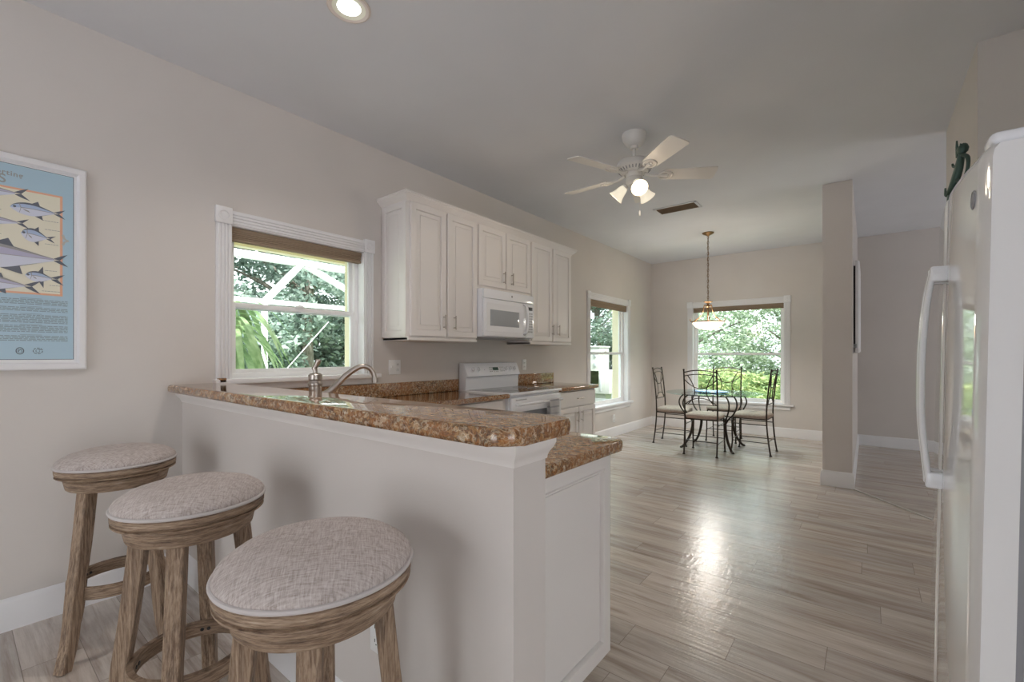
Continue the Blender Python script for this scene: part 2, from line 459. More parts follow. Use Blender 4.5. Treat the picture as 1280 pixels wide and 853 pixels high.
# ------------------------------------------------------------------ the room
XW, YB, HC = -3.06, 7.9, 2.89
HW = -.655                      # free end of the bar's half wall
WT = .12                        # inner wall leaf; the stucco leaf lies outside it
YS = -3.2                       # the room carries on behind the camera

def wall_with_holes(bm, lo, hi, z0, z1, holes, put):
    """holes: (a0, a1, b0, b1) along the wall and up; put(a0, a1, b0, b1) adds a box"""
    hs = sorted(holes); a = lo
    for (h0, h1, b0, b1) in hs:
        put(a, h0, z0, z1); put(h0, h1, z0, b0); put(h0, h1, b1, z1); a = h1
    put(a, hi, z0, z1)

WIN_L = [(1.075, 2.005, 1.10, 2.05), (5.60, 6.87, .50, 2.05)]
WIN_B = [(-2.345, -.995, .50, 2.055)]
bm = B(); wall_with_holes(bm, YS, YB+WT, 0, HC, WIN_L, lambda a, b, c, d: box(bm, XW-WT, XW, a, b, c, d)); struct('wall_left', bm, M['wall'])
bm = B(); wall_with_holes(bm, YS, YB+WT+.18, -.15, HC+.2, WIN_L, lambda a, b, c, d: box(bm, XW-WT-.15, XW-WT, a, b, c, d)); struct('wall_left_exterior', bm, M['stucco'])
bm = B(); wall_with_holes(bm, XW, 4.6, 0, HC, WIN_B, lambda a, b, c, d: box(bm, a, b, YB, YB+WT, c, d)); struct('wall_back', bm, M['wall'])
bm = B(); wall_with_holes(bm, XW-WT, 4.6, -.15, HC+.2, WIN_B, lambda a, b, c, d: box(bm, a, b, YB+WT, YB+WT+.15, c, d)); struct('wall_back_exterior', bm, M['stucco'])
bm = B(); box(bm, XW, 4.6, YS, YB, -.12, 0); struct('floor', bm, M['floor'])
bm = B(); box(bm, XW, 4.6, YS, YB, HC, HC+.2); struct('ceiling', bm, M['ceiling'])
bm = B(); box(bm, -.345, -.114, 5.25, YB, 0, HC); struct('wall_partition', bm, M['wall'])
bm = B(); prism(bm, [(.45, 3.36), (2.4, 3.36), (2.4, 4.555), (.45, 4.555)], 0, HC); struct('wall_pantry', bm, M['wall'])
bm = B(); box(bm, 1.06, 1.18, 1.2, 3.36, 0, HC); struct('wall_right', bm, M['wall'])
bm = B(); box(bm, XW, HW, .83, .963, 0, 1.0425); struct('wall_bar', bm, M['wall'])

BASE = [(0, 0), (.016, 0), (.016, .105), (.012, .118), (.012, .126), (.006, .140), (0, .145)]
def baseboard(name, path):
    bm = B(); sweep(bm, BASE, path); struct(name, bm, M['trim'])
baseboard('baseboard_left', [(XW, YS), (XW, .83)])
bm = B(); wall_with_holes(bm, XW, 4.6, 0, HC, [(-2.1, -.1, .0, 2.05)], lambda a, b, c, d: box(bm, a, b, YS-.15, YS, c, d) if d > c else None); struct('wall_rear_unseen', bm, M['wall'])  # unseen wall added to cut daylight from behind; opening sized for brightness
bm = B(); wall_with_holes(bm, YS, YB, 0, HC, [(-2.6, .6, .0, 2.15), (5.3, 7.1, .0, 2.05)], lambda a, b, c, d: box(bm, 4.6, 4.75, a, b, c, d) if d > c else None); struct('wall_hall_unseen', bm, M['wall'])  # unseen side wall added to trim daylight; its openings set the brightness
baseboard('baseboard_dining', [(XW, 4.64), (XW, YB), (-.345, YB)])
baseboard('baseboard_partition', [(-.345, YB), (-.345, 5.25), (-.114, 5.25), (-.114, YB)])
baseboard('baseboard_hall', [(-.114, YB), (4.5, YB)])
baseboard('baseboard_bar', [(XW, .83), (HW, .83), (HW, .963)])
bm = B()
ax, ay, bx_, by_ = -.10, 5.235, .45, 4.555
dv = Vector((bx_-ax, by_-ay)).normalized(); nv = Vector((-dv.y, dv.x))*.012
prism(bm, [(ax-nv.x, ay-nv.y), (bx_-nv.x, by_-nv.y), (bx_+nv.x, by_+nv.y), (ax+nv.x, ay+nv.y)], .0, .006)
struct('trim_1', bm, M['ink_soft_grey'])
# cove moulding carrying the bar top
bm = B(); sweep(bm, [(0, .984), (.006, .984), (.008, .994), (.014, 1.004), (.026, 1.016), (.034, 1.030), (.034, 1.0425), (0, 1.0425)], [(XW, .83), (HW, .83), (HW, .963)])
struct('trim_2', bm, M['cab'])

# ------------------------------------------------------------------ windows
def build_window(idx, side, a0, a1, z0, z1, mid, apron=.06, lock=True):
    """double-hung vinyl window with fluted casing; side 'L' = left wall, 'B' = back wall"""
    base = (XW, (a0+a1)/2, z0) if side == 'L' else ((a0+a1)/2, YB, z0)
    t = thing('window_%d' % idx, None, None, base, kind='structure')
    def put(bm, u0, u1, n0, n1, zz0, zz1, bev=0.0, mi=0):
        if side == 'L': box(bm, XW+n0, XW+n1, u0, u1, zz0, zz1, bev, 2, mi)
        else: box(bm, u0, u1, YB-n1, YB-n0, zz0, zz1, bev, 2, mi)
    cw = .085
    bm = B()
    for s, u in ((0, a0-cw+.006), (1, a1-.006)):
        put(bm, u, u+cw, 0, .012, z0, z1+.005)
        for k in range(4): put(bm, u+.008+k*.019, u+.008+k*.019+.013, .010, .019, z0, z1+.005, .003)
    put(bm, a0-cw+.006, a1+cw-.006, 0, .012, z1-.006, z1+cw)
    for k in range(4): put(bm, a0-.0, a1+.0, .010, .019, z1+.002+k*.019, z1+.015+k*.019, .003)
    obj('casing', bm, M['trim'], t)
    for u in (a0-cw, a1-.006):
        bm = B(); put(bm, u, u+cw+.006, 0, .026, z1-.004, z1+cw+.012, .004)
        cc = (XW+.026, u+.045, z1+.046) if side == 'L' else (u+.045, YB-.026, z1+.046)
        lathe(bm, [(.032, 0), (.032, .004), (.026, .005), (.022, .001), (.016, .001), (.010, .005), (0, .006)], cc, (1, 0, 0) if side == 'L' else (0, -1, 0), 20)
        obj('corner_block', bm, M['trim'], t)
    bm = B(); put(bm, a0-.095, a1+.125, -.10, .055, z0-.028, z0+.004, .006); obj('sill', bm, M['trim'], t)
    bm = B(); put(bm, a0-.08, a1+.08, 0, .02, z0-.028-apron, z0-.028, .004); obj('apron', bm, M['trim'], t)
    # jamb liner
    bm = B()
    for u0, u1 in ((a0, a0+.008), (a1-.008, a1)): put(bm, u0, u1, -.10, 0, z0, z1)
    put(bm, a0, a1, -.10, 0, z1-.008, z1); obj('jamb', bm, M['trim'], t)
    # vinyl frame + sashes
    bm = B(); f = .035
    for u0, u1 in ((a0, a0+f), (a1-f, a1)): put(bm, u0, u1, -.145, -.075, z0, z1, .004)
    put(bm, a0+f, a1-f, -.144, -.076, z1-f, z1, .004); put(bm, a0+f, a1-f, -.144, -.076, z0, z0+f, .004); obj('frame', bm, M['alum'], t)
    def sash(u0, u1, q0, q1, n0, n1, top):
        bm = B(); s = .032
        put(bm, u0, u0+s, n0, n1, q0, q1, .004); put(bm, u1-s, u1, n0, n1, q0, q1, .004)
        put(bm, u0+s-.001, u1-s+.001, n0+.001, n1-.001, q1-s, q1, .004); put(bm, u0+s-.001, u1-s+.001, n0+.001, n1-.001, q0, q0+s, .004)
        o = obj('sash', bm, M['alum'], t)
        bm = B(); put(bm, u0+s, u1-s, (n0+n1)/2-.003, (n0+n1)/2+.003, q0+s, q1-s); obj('pane', bm, M['glass'], o)
        return o
    sash(a0+.03, a1-.03, mid-.02, z1-.03, -.135, -.110, True)
    lo = sash(a0+.03, a1-.03, z0+.028, mid+.02, -.108, -.083, False)
    if lock:
        bm = B(); c = (a0+a1)/2; put(bm, c-.03, c+.03, -.085, -.066, mid+.018, mid+.028, .004); put(bm, c-.008, c+.03, -.082, -.070, mid+.028, mid+.036, .003)
        obj('sash_lock', bm, M['alum'], lo)
    return t
build_window(1, 'L', *WIN_L[0], 1.565, .045)
build_window(2, 'L', *WIN_L[1], 1.275)
build_window(3, 'B', *WIN_B[0], 1.265)

def shade(label, side, a0, a1, z1, drop):
    base = (XW-.04, (a0+a1)/2, z1) if side == 'L' else ((a0+a1)/2, YB+.04, z1)
    t = thing('window_shade', label, 'window shade', base, 0, 'raised shades above the windows')
    def put(bm, n0, n1, q0, q1, bev):
        if side == 'L': box(bm, XW+n0, XW+n1, a0+.012, a1-.012, q0, q1, bev)
        else: box(bm, a0+.012, a1-.012, YB-n1, YB-n0, q0, q1, bev)
    bm = B(); put(bm, -.066, -.012, z1-.030, z1-.009, .003); obj('headrail', bm, M['shade'], t)
    bm = B(); k = 4; q = z1-.031
    for i in range(k):
        put(bm, -.064+.002*i, -.014-.002*i, q-drop/k+.001, q, .004); q -= drop/k
    obj('folded_fabric', bm, M['shade'], t)
    bm = B(); put(bm, -.062, -.016, q-.014, q, .004); obj('bottom_rail', bm, M['shade'], t)
shade('tan woven shade raised at the top of the window over the bar', 'L', *WIN_L[0][:2], WIN_L[0][3], .045)
shade('tan woven shade raised at the top of the tall window near the corner', 'L', *WIN_L[1][:2], WIN_L[1][3], .055)
shade('tan woven shade raised at the top of the window behind the dining table', 'B', *WIN_B[0][:2], WIN_B[0][3], .040)

# ------------------------------------------------------------------ counters and bar top
t = thing('bar_countertop', 'brown and gold polished granite bar top on the half wall', 'countertop', (-1.8, .9, 1.0425))
x1 = -.612
poly = [(XW, 1.04)]+arc(XW+.03, .755+.03, .03, 180, 270, 4)+arc(x1-.06, .755+.06, .06, 270, 360, 8)+arc(x1-.03, 1.04-.03, .03, 0, 90, 5)
bm = B(); prism(bm, poly, 1.0425, 1.084, .0135, 4); obj('slab', bm, M['granite'], t)
bm = B(); box(bm, XW, XW+.055, 1.0, 1.038, 1.083, 1.112, .004); obj('splash_end', bm, M['granite'], t)

t = thing('countertop', 'lower granite countertop wrapping behind the bar and along the window wall', 'countertop', (-2.0, 1.5, .874))
XE, YE = -.757, 1.695
poly = [(XW, .965)]+[(XE, .965)]+arc(XE-.05, YE-.05, .05, 0, 90, 6)+[(-2.42, YE), (-2.42, 3.015), (XW, 3.015)]
bm = B(); prism(bm, poly, .874, .914, .012, 4); obj('slab', bm, M['granite'], t)
bm = B(); box(bm, XW, XW+.02, .99, 3.015, .914, 1.022, .003); box(bm, XW+.02, -2.85, .965, .985, .914, 1.02, .003); obj('backsplash', bm, M['granite'], t)

t = thing('countertop', 'short granite countertop right of the stove', 'countertop', (-2.74, 4.25, .874))
bm = B(); prism(bm, [(XW, 3.850)]+[(-2.42, 3.850)]+arc(-2.44, 4.66-.02, .02, 0, 90, 4)+[(XW, 4.66)], .874, .914, .012, 4); obj('slab', bm, M['granite'], t)
bm = B(); box(bm, XW, XW+.02, 3.852, 4.655, .914, 1.035, .003); obj('backsplash', bm, M['granite'], t)

# ------------------------------------------------------------------ cabinets
def bar_pull(parent, y, z, x, vertical=True, L=.115):
    bm = B()
    a, b = ((x+.028, y, z-L/2), (x+.028, y, z+L/2)) if vertical else ((x+.028, y-L/2, z), (x+.028, y+L/2, z))
    tube(bm, [a, b], .0055, 10)
    for s in (-.36, .36):
        c = (x, y, z+s*L) if vertical else (x, y+s*L, z)
        tube(bm, [c, (x+.028, c[1], c[2])], .004, 8)
    return obj('handle', bm, M['nickel'], parent)

XF = -2.75
def upper(label, y0, y1, z0, doors, pulls, end_panel=False):
    t = thing('upper_cabinet', label, 'cabinet', (XW, (y0+y1)/2, z0), 0, 'white upper cabinets on the window wall')
    bm = B(); box(bm, XW+.006, XF, y0+.0005, y1-.0005, z0, 2.445, .002)
    if z0 < 1.5: box(bm, XW+.006, XF+.012, y0+.0005, y1-.0005, z0-.002, z0+.022, .004)
    obj('body', bm, M['cab'], t)
    if end_panel:
        bm = B(); panel(bm, (XW+.004, y0, z0+.024), (1, 0, 0), (0, 0, 1), (0, -1, 0), XF-XW-.006, 2.43-z0-.024, [(i, d*.6) for i, d in DOOR]); obj('end_panel', bm, M['cab'], t)
    for (d0, d1), (py, pz) in zip(doors, pulls):
        bm = B(); panel(bm, (XF, d0, z0+.033), (0, 1, 0), (0, 0, 1), (1, 0, 0), d1-d0, 2.43-z0-.033, DOOR)
        d = obj('door', bm, M['cab'], t)
        bar_pull(d, py, pz, XF+.02)
upper('tall white upper cabinet beside the sink window with panelled end', 2.175, 2.945, 1.365, [(2.198, 2.563), (2.582, 2.937)], [(2.530, 1.52), (2.648, 1.52)], True)
upper('short white upper cabinet directly above the microwave', 2.945, 3.755, 1.85, [(2.962, 3.342), (3.356, 3.741)], [(3.302, 1.985), (3.424, 1.985)])
upper('tall white upper cabinet right of the microwave', 3.755, 4.575, 1.365, [(3.772, 4.155), (4.172, 4.555)], [(4.145, 1.525), (4.262, 1.525)])
bm = B(); sweep(bm, [(0, 2.420), (.008, 2.420), (.010, 2.432), (.022, 2.440), (.038, 2.458), (.050, 2.468), (.050, 2.476), (.056, 2.478), (.056, 2.490), (0, 2.490)], [(XW, 2.174), (XF+.002, 2.174), (XF+.002, 4.576), (XW, 4.576)][::-1][::-1])
tag(obj('crown_molding', bm, M['cab']), 'white crown molding running along the tops of the upper cabinets', 'molding')

def base_cab(label, y0, y1, units):
    t = thing('base_cabinet', label, 'cabinet', (XW, (y0+y1)/2, 0))
    xf = -2.465
    bm = B(); box(bm, XW+.006, xf, y0, y1, .10, .874, .002); box(bm, XW+.006, xf-.06, y0, y1, 0, .10)
    obj('body', bm, M['cab'], t)
    for kind, d0, d1, z0, z1, py, pz in units:
        bm = B()
        if kind == 'drawer': panel(bm, (xf, d0, z0), (0, 1, 0), (0, 0, 1), (1, 0, 0), d1-d0, z1-z0, [(0, 0), (0, .017), (.004, .020)])
        else: panel(bm, (xf, d0, z0), (0, 1, 0), (0, 0, 1), (1, 0, 0), d1-d0, z1-z0, DOOR)
        d = obj(kind, bm, M['cab'], t)
        bar_pull(d, py, pz, xf+.02, kind == 'door')
    return t
base_cab('white base cabinet with drawer and two doors right of the stove', 3.853, 4.625,
         [('drawer', 3.870, 4.610, .705, .862, 4.24, .785), ('door', 3.870, 4.232, .125, .690, 4.195, .59), ('door', 4.248, 4.610, .125, .690, 4.285, .59)])
base_cab('white base cabinets under the window between the bar corner and stove', .967, 3.012,
         [('drawer', 1.75, 2.34, .705, .862, 2.05, .785), ('drawer', 2.36, 2.955, .705, .862, 2.66, .785), ('door', 1.75, 2.34, .125, .690, 2.29, .59), ('door', 2.36, 2.955, .125, .690, 2.41, .59)])

t = thing('peninsula_cabinet', 'white peninsula cabinet with framed end panel under the lower granite', 'cabinet', (-1.6, 1.28, 0))
XP = -.800
bm = B(); box(bm, -2.46, XP, .967, 1.585, .115, .874, .002); box(bm, -2.46, XP-.06, .967, 1.525, 0, .115); obj('body', bm, M['cab'], t)
bm = B(); panel(bm, (XP, .967, .100), (0, 1, 0), (0, 0, 1), (1, 0, 0), .636, .772, [(0, 0), (0, .013), (.003, .016), (.052, .016), (.056, .021), (.062, .019), (.066, .010), (.0665, .001), (.071, .001), (.0715, .006), (.30, .006)]); obj('end_panel', bm, M['cab'], t)
bm = B(); box(bm, -2.46, XP+.012, 1.585, 1.605, .12, .872, .002)
obj('front_frame', bm, M['cab'], t)

# ------------------------------------------------------------------ range
t = thing('range', 'white electric range with slanted control panel between the granite counters', 'stove', (-2.74, 3.432, 0))
y0, y1, xf = 3.022, 3.843, -2.445
bm = B(); box(bm, -3.05, xf, y0, y1, .06, .893, .004); box(bm, -3.0, xf-.05, y0+.02, y1-.02, 0, .06); obj('body', bm, M['white'], t)
bm = B(); box(bm, -3.05, xf+.035, y0-.001, y1+.001, .893, .917, .008, 3); obj('cooktop', bm, M['white'], t)
bm = B(); box(bm, -2.95, xf+.002, y0+.035, y1-.035, .916, .9185); cooktop = obj('ceramic_surface', bm, M['cooktop'], t)
for cx_, cy_, r_ in ((-2.80, 3.22, .095), (-2.80, 3.65, .075), (-2.57, 3.22, .075), (-2.57, 3.65, .105)):
    bm = B(); tube(bm, [(cx_+r_*math.cos(2*PI*i/32), cy_+r_*math.sin(2*PI*i/32), .919) for i in range(32)], .0015, 4, True)
    obj('burner_ring', bm, M['grey'], cooktop)
bm = B()
sec = [(-3.05, .917), (-2.965, .917), (-2.965, 1.035), (-2.935, 1.045), (-2.985, 1.165), (-2.995, 1.172), (-3.05, 1.172)]
va_ = [bm.verts.new((x, y0+.004, z)) for x, z in sec]; vb_ = [bm.verts.new((x, y1-.004, z)) for x, z in sec]
for i in range(len(sec)): bm.faces.new((va_[i], va_[(i+1) % len(sec)], vb_[(i+1) % len(sec)], vb_[i]))
bm.faces.new(va_); bm.faces.new(vb_[::-1])
bmesh.ops.bevel(bm, geom=list(bm.edges), offset=.004, segments=2, affect='EDGES')
bgd = obj('backguard', bm, M['white'], t)
pn = Vector((.12, 0, .05)).normalized(); pu = Vector((-.05, 0, .12)).normalized()
def onpanel(y, s): return Vector((-2.935, y, 1.045))+pu*s
for y in (3.115, 3.190, 3.610, 3.680, 3.750):
    bm = B(); c = onpanel(y, .068)
    lathe(bm, [(.027, -.002), (.027, .004), (.020, .006), (.018, .022), (.014, .026), (0, .026)], c, pn, 20)
    kb = obj('knob', bm, M['white'], bgd)
    bm = B(); tube(bm, [c+pn*.0262-pu*.015, c+pn*.0262+pu*.016], .003, 6); obj('pointer', bm, M['grey'], kb)
bm = B()
def quadpanel(bm, ya, yb, s0, s1, lift=.0015):
    a = [onpanel(ya, s0)+pn*lift, onpanel(yb, s0)+pn*lift, onpanel(yb, s1)+pn*lift, onpanel(ya, s1)+pn*lift]
    b = [p-pn*(lift+.001) for p in a]
    A = [bm.verts.new(p) for p in a]; Q = [bm.verts.new(p) for p in b]
    bm.faces.new(A); bm.faces.new(Q[::-1])
    for i in range(4): bm.faces.new((A[i], A[(i+1) % 4], Q[(i+1) % 4], Q[i]))
quadpanel(bm, 3.415, 3.500, .055, .088); obj('clock_display', bm, M['display'], bgd)
for y, s0, dy, ds in [(y, q, .016, .010) for y in (3.365, 3.390, 3.525, 3.550, 3.575) for q in (.040, .060, .080)]+[(3.425, .036, .015, .008), (3.455, .036, .015, .008), (3.478, .036, .014, .008), (3.285, .060, .008, .008)]:
    bm = B(); quadpanel(bm, y, y+dy, s0, s0+ds); obj('button', bm, M['grey'], bgd)
bm = B(); box(bm, xf, xf+.032, y0+.012, y1-.012, .245, .872, .008, 3); od = obj('oven_door', bm, M['white'], t)
bm = B(); box(bm, xf+.030, xf+.0335, 3.14, 3.725, .40, .745, .004); obj('window', bm, M['ovenglass'], od)
bm = B(); tube(bm, [(xf+.07, y0+.05, .815), (xf+.07, y1-.05, .815)], .013, 12)
for y in (y0+.075, y1-.075): box(bm, xf+.03, xf+.072, y-.012, y+.012, .803, .827, .005)
obj('handle', bm, M['white'], od)
bm = B(); box(bm, xf+.0318, xf+.0332, 3.09, 3.25, .846, .856); obj('vent_slots', bm, M['grey'], od)
bm = B(); box(bm, xf, xf+.028, y0+.012, y1-.012, .075, .235, .006); obj('storage_drawer', bm, M['white'], t)

# dish towel over the oven handle
bm = B(); ys = [3.545+.165*i/10 for i in range(11)]
path = [(xf+.052, .60), (xf+.053, .72), (xf+.0535, .80), (xf+.058, .8285), (xf+.070, .8325), (xf+.082, .8285), (xf+.0875, .80), (xf+.089, .72), (xf+.091, .62), (xf+.092, .52)]
grid = [[bm.verts.new((x+.003*math.sin(40*y+z*9)*(1 if .5 < z < .79 else 0), y+(.006*math.sin(z*30) if z < .8 else 0), z)) for x, z in path] for y in ys]
for i in range(10):
    for j in range(len(path)-1): bm.faces.new((grid[i][j], grid[i+1][j], grid[i+1][j+1], grid[i][j+1]))
bmesh.ops.solidify(bm, geom=bm.faces[:], thickness=-.004)
tag(obj('dish_towel', bm, M['towel']), 'pale grey striped dish towel hanging on the oven door handle', 'towel')

# ------------------------------------------------------------------ microwave
t = thing('microwave', 'white over-the-range microwave below the short upper cabinet', 'microwave', (-2.85, 3.33, 1.415))
y0, y1, z0, z1, xf = 2.947, 3.713, 1.415, 1.848, -2.685
bm = B(); box(bm, -3.05, xf, y0, y1, z0, z1, .006); obj('body', bm, M['white'], t)
bm = B(); box(bm, -3.03, xf-.02, y0+.02, y1-.02, z0-.012, z0, .003); obj('underside', bm, M['grey'], t)
bm = B(); box(bm, xf, xf+.022, y0+.004, y1-.004, z1-.085, z1-.002, .006); gr = obj('top_grille', bm, M['white'], t)
bm = B(); lathe(bm, [(.011, 0), (.011, .0015), (0, .002)], (xf+.022, 3.352, z1-.042), (1, 0, 0), 18); obj('badge', bm, M['gasket'], gr)
bm = B(); box(bm, xf, xf+.026, y0+.004, 3.572, z0+.004, z1-.088, .010, 3)
panel(bm, (xf+.0262, y0+.035, z0+.045), (0, 1, 0), (0, 0, 1), (1, 0, 0), .545, .265, [(0, -.002), (0, .002), (.006, .004), (.012, .0015)])
dr = obj('door', bm, M['white'], t)
bm = B(); box(bm, xf+.027, xf+.031, 3.03, 3.455, 1.515, 1.662, .003); obj('window', bm, M['mwglass'], dr)
bm = B(); hp = smooth_path([(xf+.024, 3.535, 1.452), (xf+.062, 3.537, 1.480), (xf+.078, 3.537, 1.60), (xf+.062, 3.537, 1.720), (xf+.024, 3.535, 1.748)], 6)
tube(bm, hp, .015, 10, flat=(.8, 1.0), up=(1, 0, .02)); obj('handle', bm, M['white'], dr)
bm = B(); box(bm, xf, xf+.024, 3.577, y1-.004, z0+.004, z1-.088, .008, 3); cp = obj('control_panel', bm, M['white'], t)
bm = B(); box(bm, xf+.0235, xf+.026, 3.600, 3.680, 1.695, 1.728, .002); obj('display', bm, M['dark'], cp)
bm = B()
for r_ in range(8):
    for c_ in range(3): box(bm, xf+.0235, xf+.0252, 3.597+.031*c_, 3.620+.031*c_, 1.655-.026*r_, 1.671-.026*r_, .001, 1)
obj('keypad', bm, M['grey'], cp)

# ------------------------------------------------------------------ faucet
FX, FY = -2.093, 1.105
t = thing('faucet', 'brushed nickel single lever faucet rising behind the bar top', 'faucet', (FX, FY, .914))
bm = B(); lathe(bm, [(.040, 0), (.040, .006), (.034, .012), (.030, .020), (.0285, .12), (.029, .185), (.033, .190), (.033, .199), (.029, .204), (.027, .214), (.031, .219), (.031, .240), (.026, .246), (.016, .249), (0, .249)], (FX, FY, .914), (0, 0, 1), 28); obj('body', bm, M['nickel'], t)
bm = B(); tp = smooth_path([(FX+.01, FY+.018, 1.052), (FX+.030, FY+.058, 1.072), (FX+.066, FY+.125, 1.150), (FX+.096, FY+.178, 1.190), (FX+.118, FY+.213, 1.188), (FX+.131, FY+.234, 1.160), (FX+.135, FY+.241, 1.122)], 8)
tube(bm, tp, [.018-.006*min(1, i/30) for i in range(len(tp))], 14)
lathe(bm, [(.0150, -.012), (.0150, .012)], tp[-1], (0, 0, 1), 16); obj('spout', bm, M['nickel'], t)
bm = B(); tube(bm, [(FX, FY, 1.160), (FX, FY, 1.172), (FX-.002, FY-.004, 1.185), (FX+.002, FY+.003, 1.20), (FX+.010, FY+.010, 1.222)], [.012, .010, .013, .011, .013], 12)
lathe(bm, [(.0145, 0), (.014, .006), (.006, .009), (0, .009)], (FX+.010, FY+.010, 1.221), (.2, .2, 1), 12); obj('lever', bm, M['nickel'], t)

# ------------------------------------------------------------------ outlets
def outlet(name, label, side, u, z, w_, kind):
    base = (XW, u, z) if side == 'L' else (u, .83, z)
    t = thing(name, label, 'outlet' if 'outlet' in name else 'switch', base)
    def put(bm, a0, a1, n0, n1, q0, q1, bev=.001, mi=0):
        if side == 'L': box(bm, XW+n0, XW+n1, u+a0, u+a1, z+q0, z+q1, bev, 2, mi)
        else: box(bm, u+a0, u+a1, .83-n1, .83-n0, z+q0, z+q1, bev, 2, mi)
    bm = B(); put(bm, -w_/2, w_/2, 0, .006, -.06, .06, .003); p = obj('cover_plate', bm, M['plate'], t)
    cols = [-.028, .028] if w_ > .1 else [0]
    for i, c in enumerate(cols):
        if kind[i] == 'o':
            for q in (-.021, .021):
                bm = B(); put(bm, c-.016, c+.016, .005, .009, q-.014, q+.014, .004); r = obj('receptacle', bm, M['plate'], t)
                for s_ in (-1, 1):
                    bm = B(); put(bm, c+s_*.0065-.0015, c+s_*.0065+.0015, .0088, .0095, q-.002, q+.008, 0); obj('slot', bm, M['dark'], r)
                bm = B(); put(bm, c-.002, c+.002, .0088, .0095, q-.010, q-.006, 0); obj('ground_hole', bm, M['dark'], r)
        else:
            bm = B(); put(bm, c-.005, c+.005, .005, .018, -.004, .012, .002); obj('toggle', bm, M['plate'], t)
outlet('wall_outlet', 'white switch and outlet plate above the counter beside the sink window', 'L', 2.291, 1.150, .118, 'so')
outlet('wall_outlet', 'white outlet plate on the wall above the small backsplash', 'L', 4.07, 1.140, .075, 'o')
outlet('wall_outlet', 'low white outlet plate under the tall window near the corner', 'L', 6.36, .275, .075, 'o')
outlet('wall_outlet', 'low white outlet plate on the bar half wall behind the nearest stool', 'P', -1.188, .385, .075, 'o')

# ------------------------------------------------------------------ refrigerator
FXX, FY0, FY1 = .192, 1.556, 2.46
t = thing('refrigerator', 'tall white side-by-side refrigerator with contoured doors', 'refrigerator', (FXX, 2.01, 0))
t.rotation_euler = (0, math.radians(1.0), 0)
def topz(y):
    s = (y-FY0)/(FY1-FY0); return 1.757+.020*math.sin(PI*max(0, min(1, s)))
bm = B(); box(bm, FXX+.085, 1.0, FY0+.006, FY1-.006, .03, 1.745, .008); box(bm, FXX+.12, .98, FY0+.03, FY1-.03, 0, .03); obj('body', bm, M['white_gloss'], t)
bm = B(); box(bm, FXX+.070, FXX+.085, FY0+.014, FY1-.014, .08, 1.735); obj('gasket', bm, M['gasket'], t)
def fdoor(ya, yb):
    bm = B(); k = 14; cols = []
    for i in range(k+1):
        s = i/k; y = ya+(yb-ya)*s
        edge = min(s, 1-s)*(yb-ya)
        bul = -.020*math.sin(PI*(y-FY0)/(FY1-FY0))
        rnd = .012*(1-math.sqrt(max(0, 1-(1-min(1, edge/.016))**2)))
        xf_ = FXX+bul+rnd
        cols.append((y, xf_, topz(y)))
    zs = [0, .012, .03, .5, 1, 1.5]
    rows = []
    for y, x, zt in cols:
        front = []
        for z, dx in ((.075, .012), (.085, .003), (.10, 0), (.9, 0), (zt-.03, 0), (zt-.012, .003), (zt, .012)):
            front.append(bm.verts.new((x+dx, y, z)))
        front.append(bm.verts.new((FXX+.070, y, zt))); front.append(bm.verts.new((FXX+.070, y, .075)))
        rows.append(front)
    m_ = len(rows[0])
    for a, b in zip(rows, rows[1:]):
        for j in range(m_): bm.faces.new((a[j], a[(j+1) % m_], b[(j+1) % m_], b[j]))
    bm.faces.new(rows[0]); bm.faces.new(rows[-1][::-1])
    return obj('door', bm, M['white_gloss'], t, smooth=50)
YSM = 2.045
d1 = fdoor(FY0, YSM-.003); d2 = fdoor(YSM+.003, FY1)
for d, y in ((d1, YSM-.034), (d2, YSM+.034)):
    bm = B(); xs = FXX-.019
    box(bm, xs-.040, xs+.004, y-.019, y+.019, 1.488, 1.538, .006, 3)
    box(bm, xs-.040, xs+.004, y-.019, y+.019, .815, .865, .006, 3)
    hp = smooth_path([(xs-.030, y, 1.528), (xs-.043, y, 1.44), (xs-.052, y, 1.30), (xs-.054, y, 1.18), (xs-.050, y, 1.02), (xs-.030, y, .825)], 6)
    tube(bm, hp, .018, 12, flat=(.5, 1.0), up=(1, 0, .05)); obj('handle', bm, M['white'], d)
bm = B(); lathe(bm, [(.024, -.002), (.024, .002), (.021, .003), (.0205, .0015), (.012, .0015), (.010, .003), (0, .003)], (FXX-.0065, 1.655, 1.652), (-1, 0, 0), 24)
obj('badge', bm, M['gasket'], d1)
for y in (FY0+.055, FY1-.055):
    bm = B(); box(bm, FXX+.008, FXX+.22, y-.040, y+.040, 1.758, 1.792, .015, 4); obj('hinge_cover', bm, M['white'], t)
bm = B(); box(bm, FXX+.075, FXX+.085, FY0+.02, FY1-.02, .012, .07, .002); obj('toe_grille', bm, M['gasket'], t)

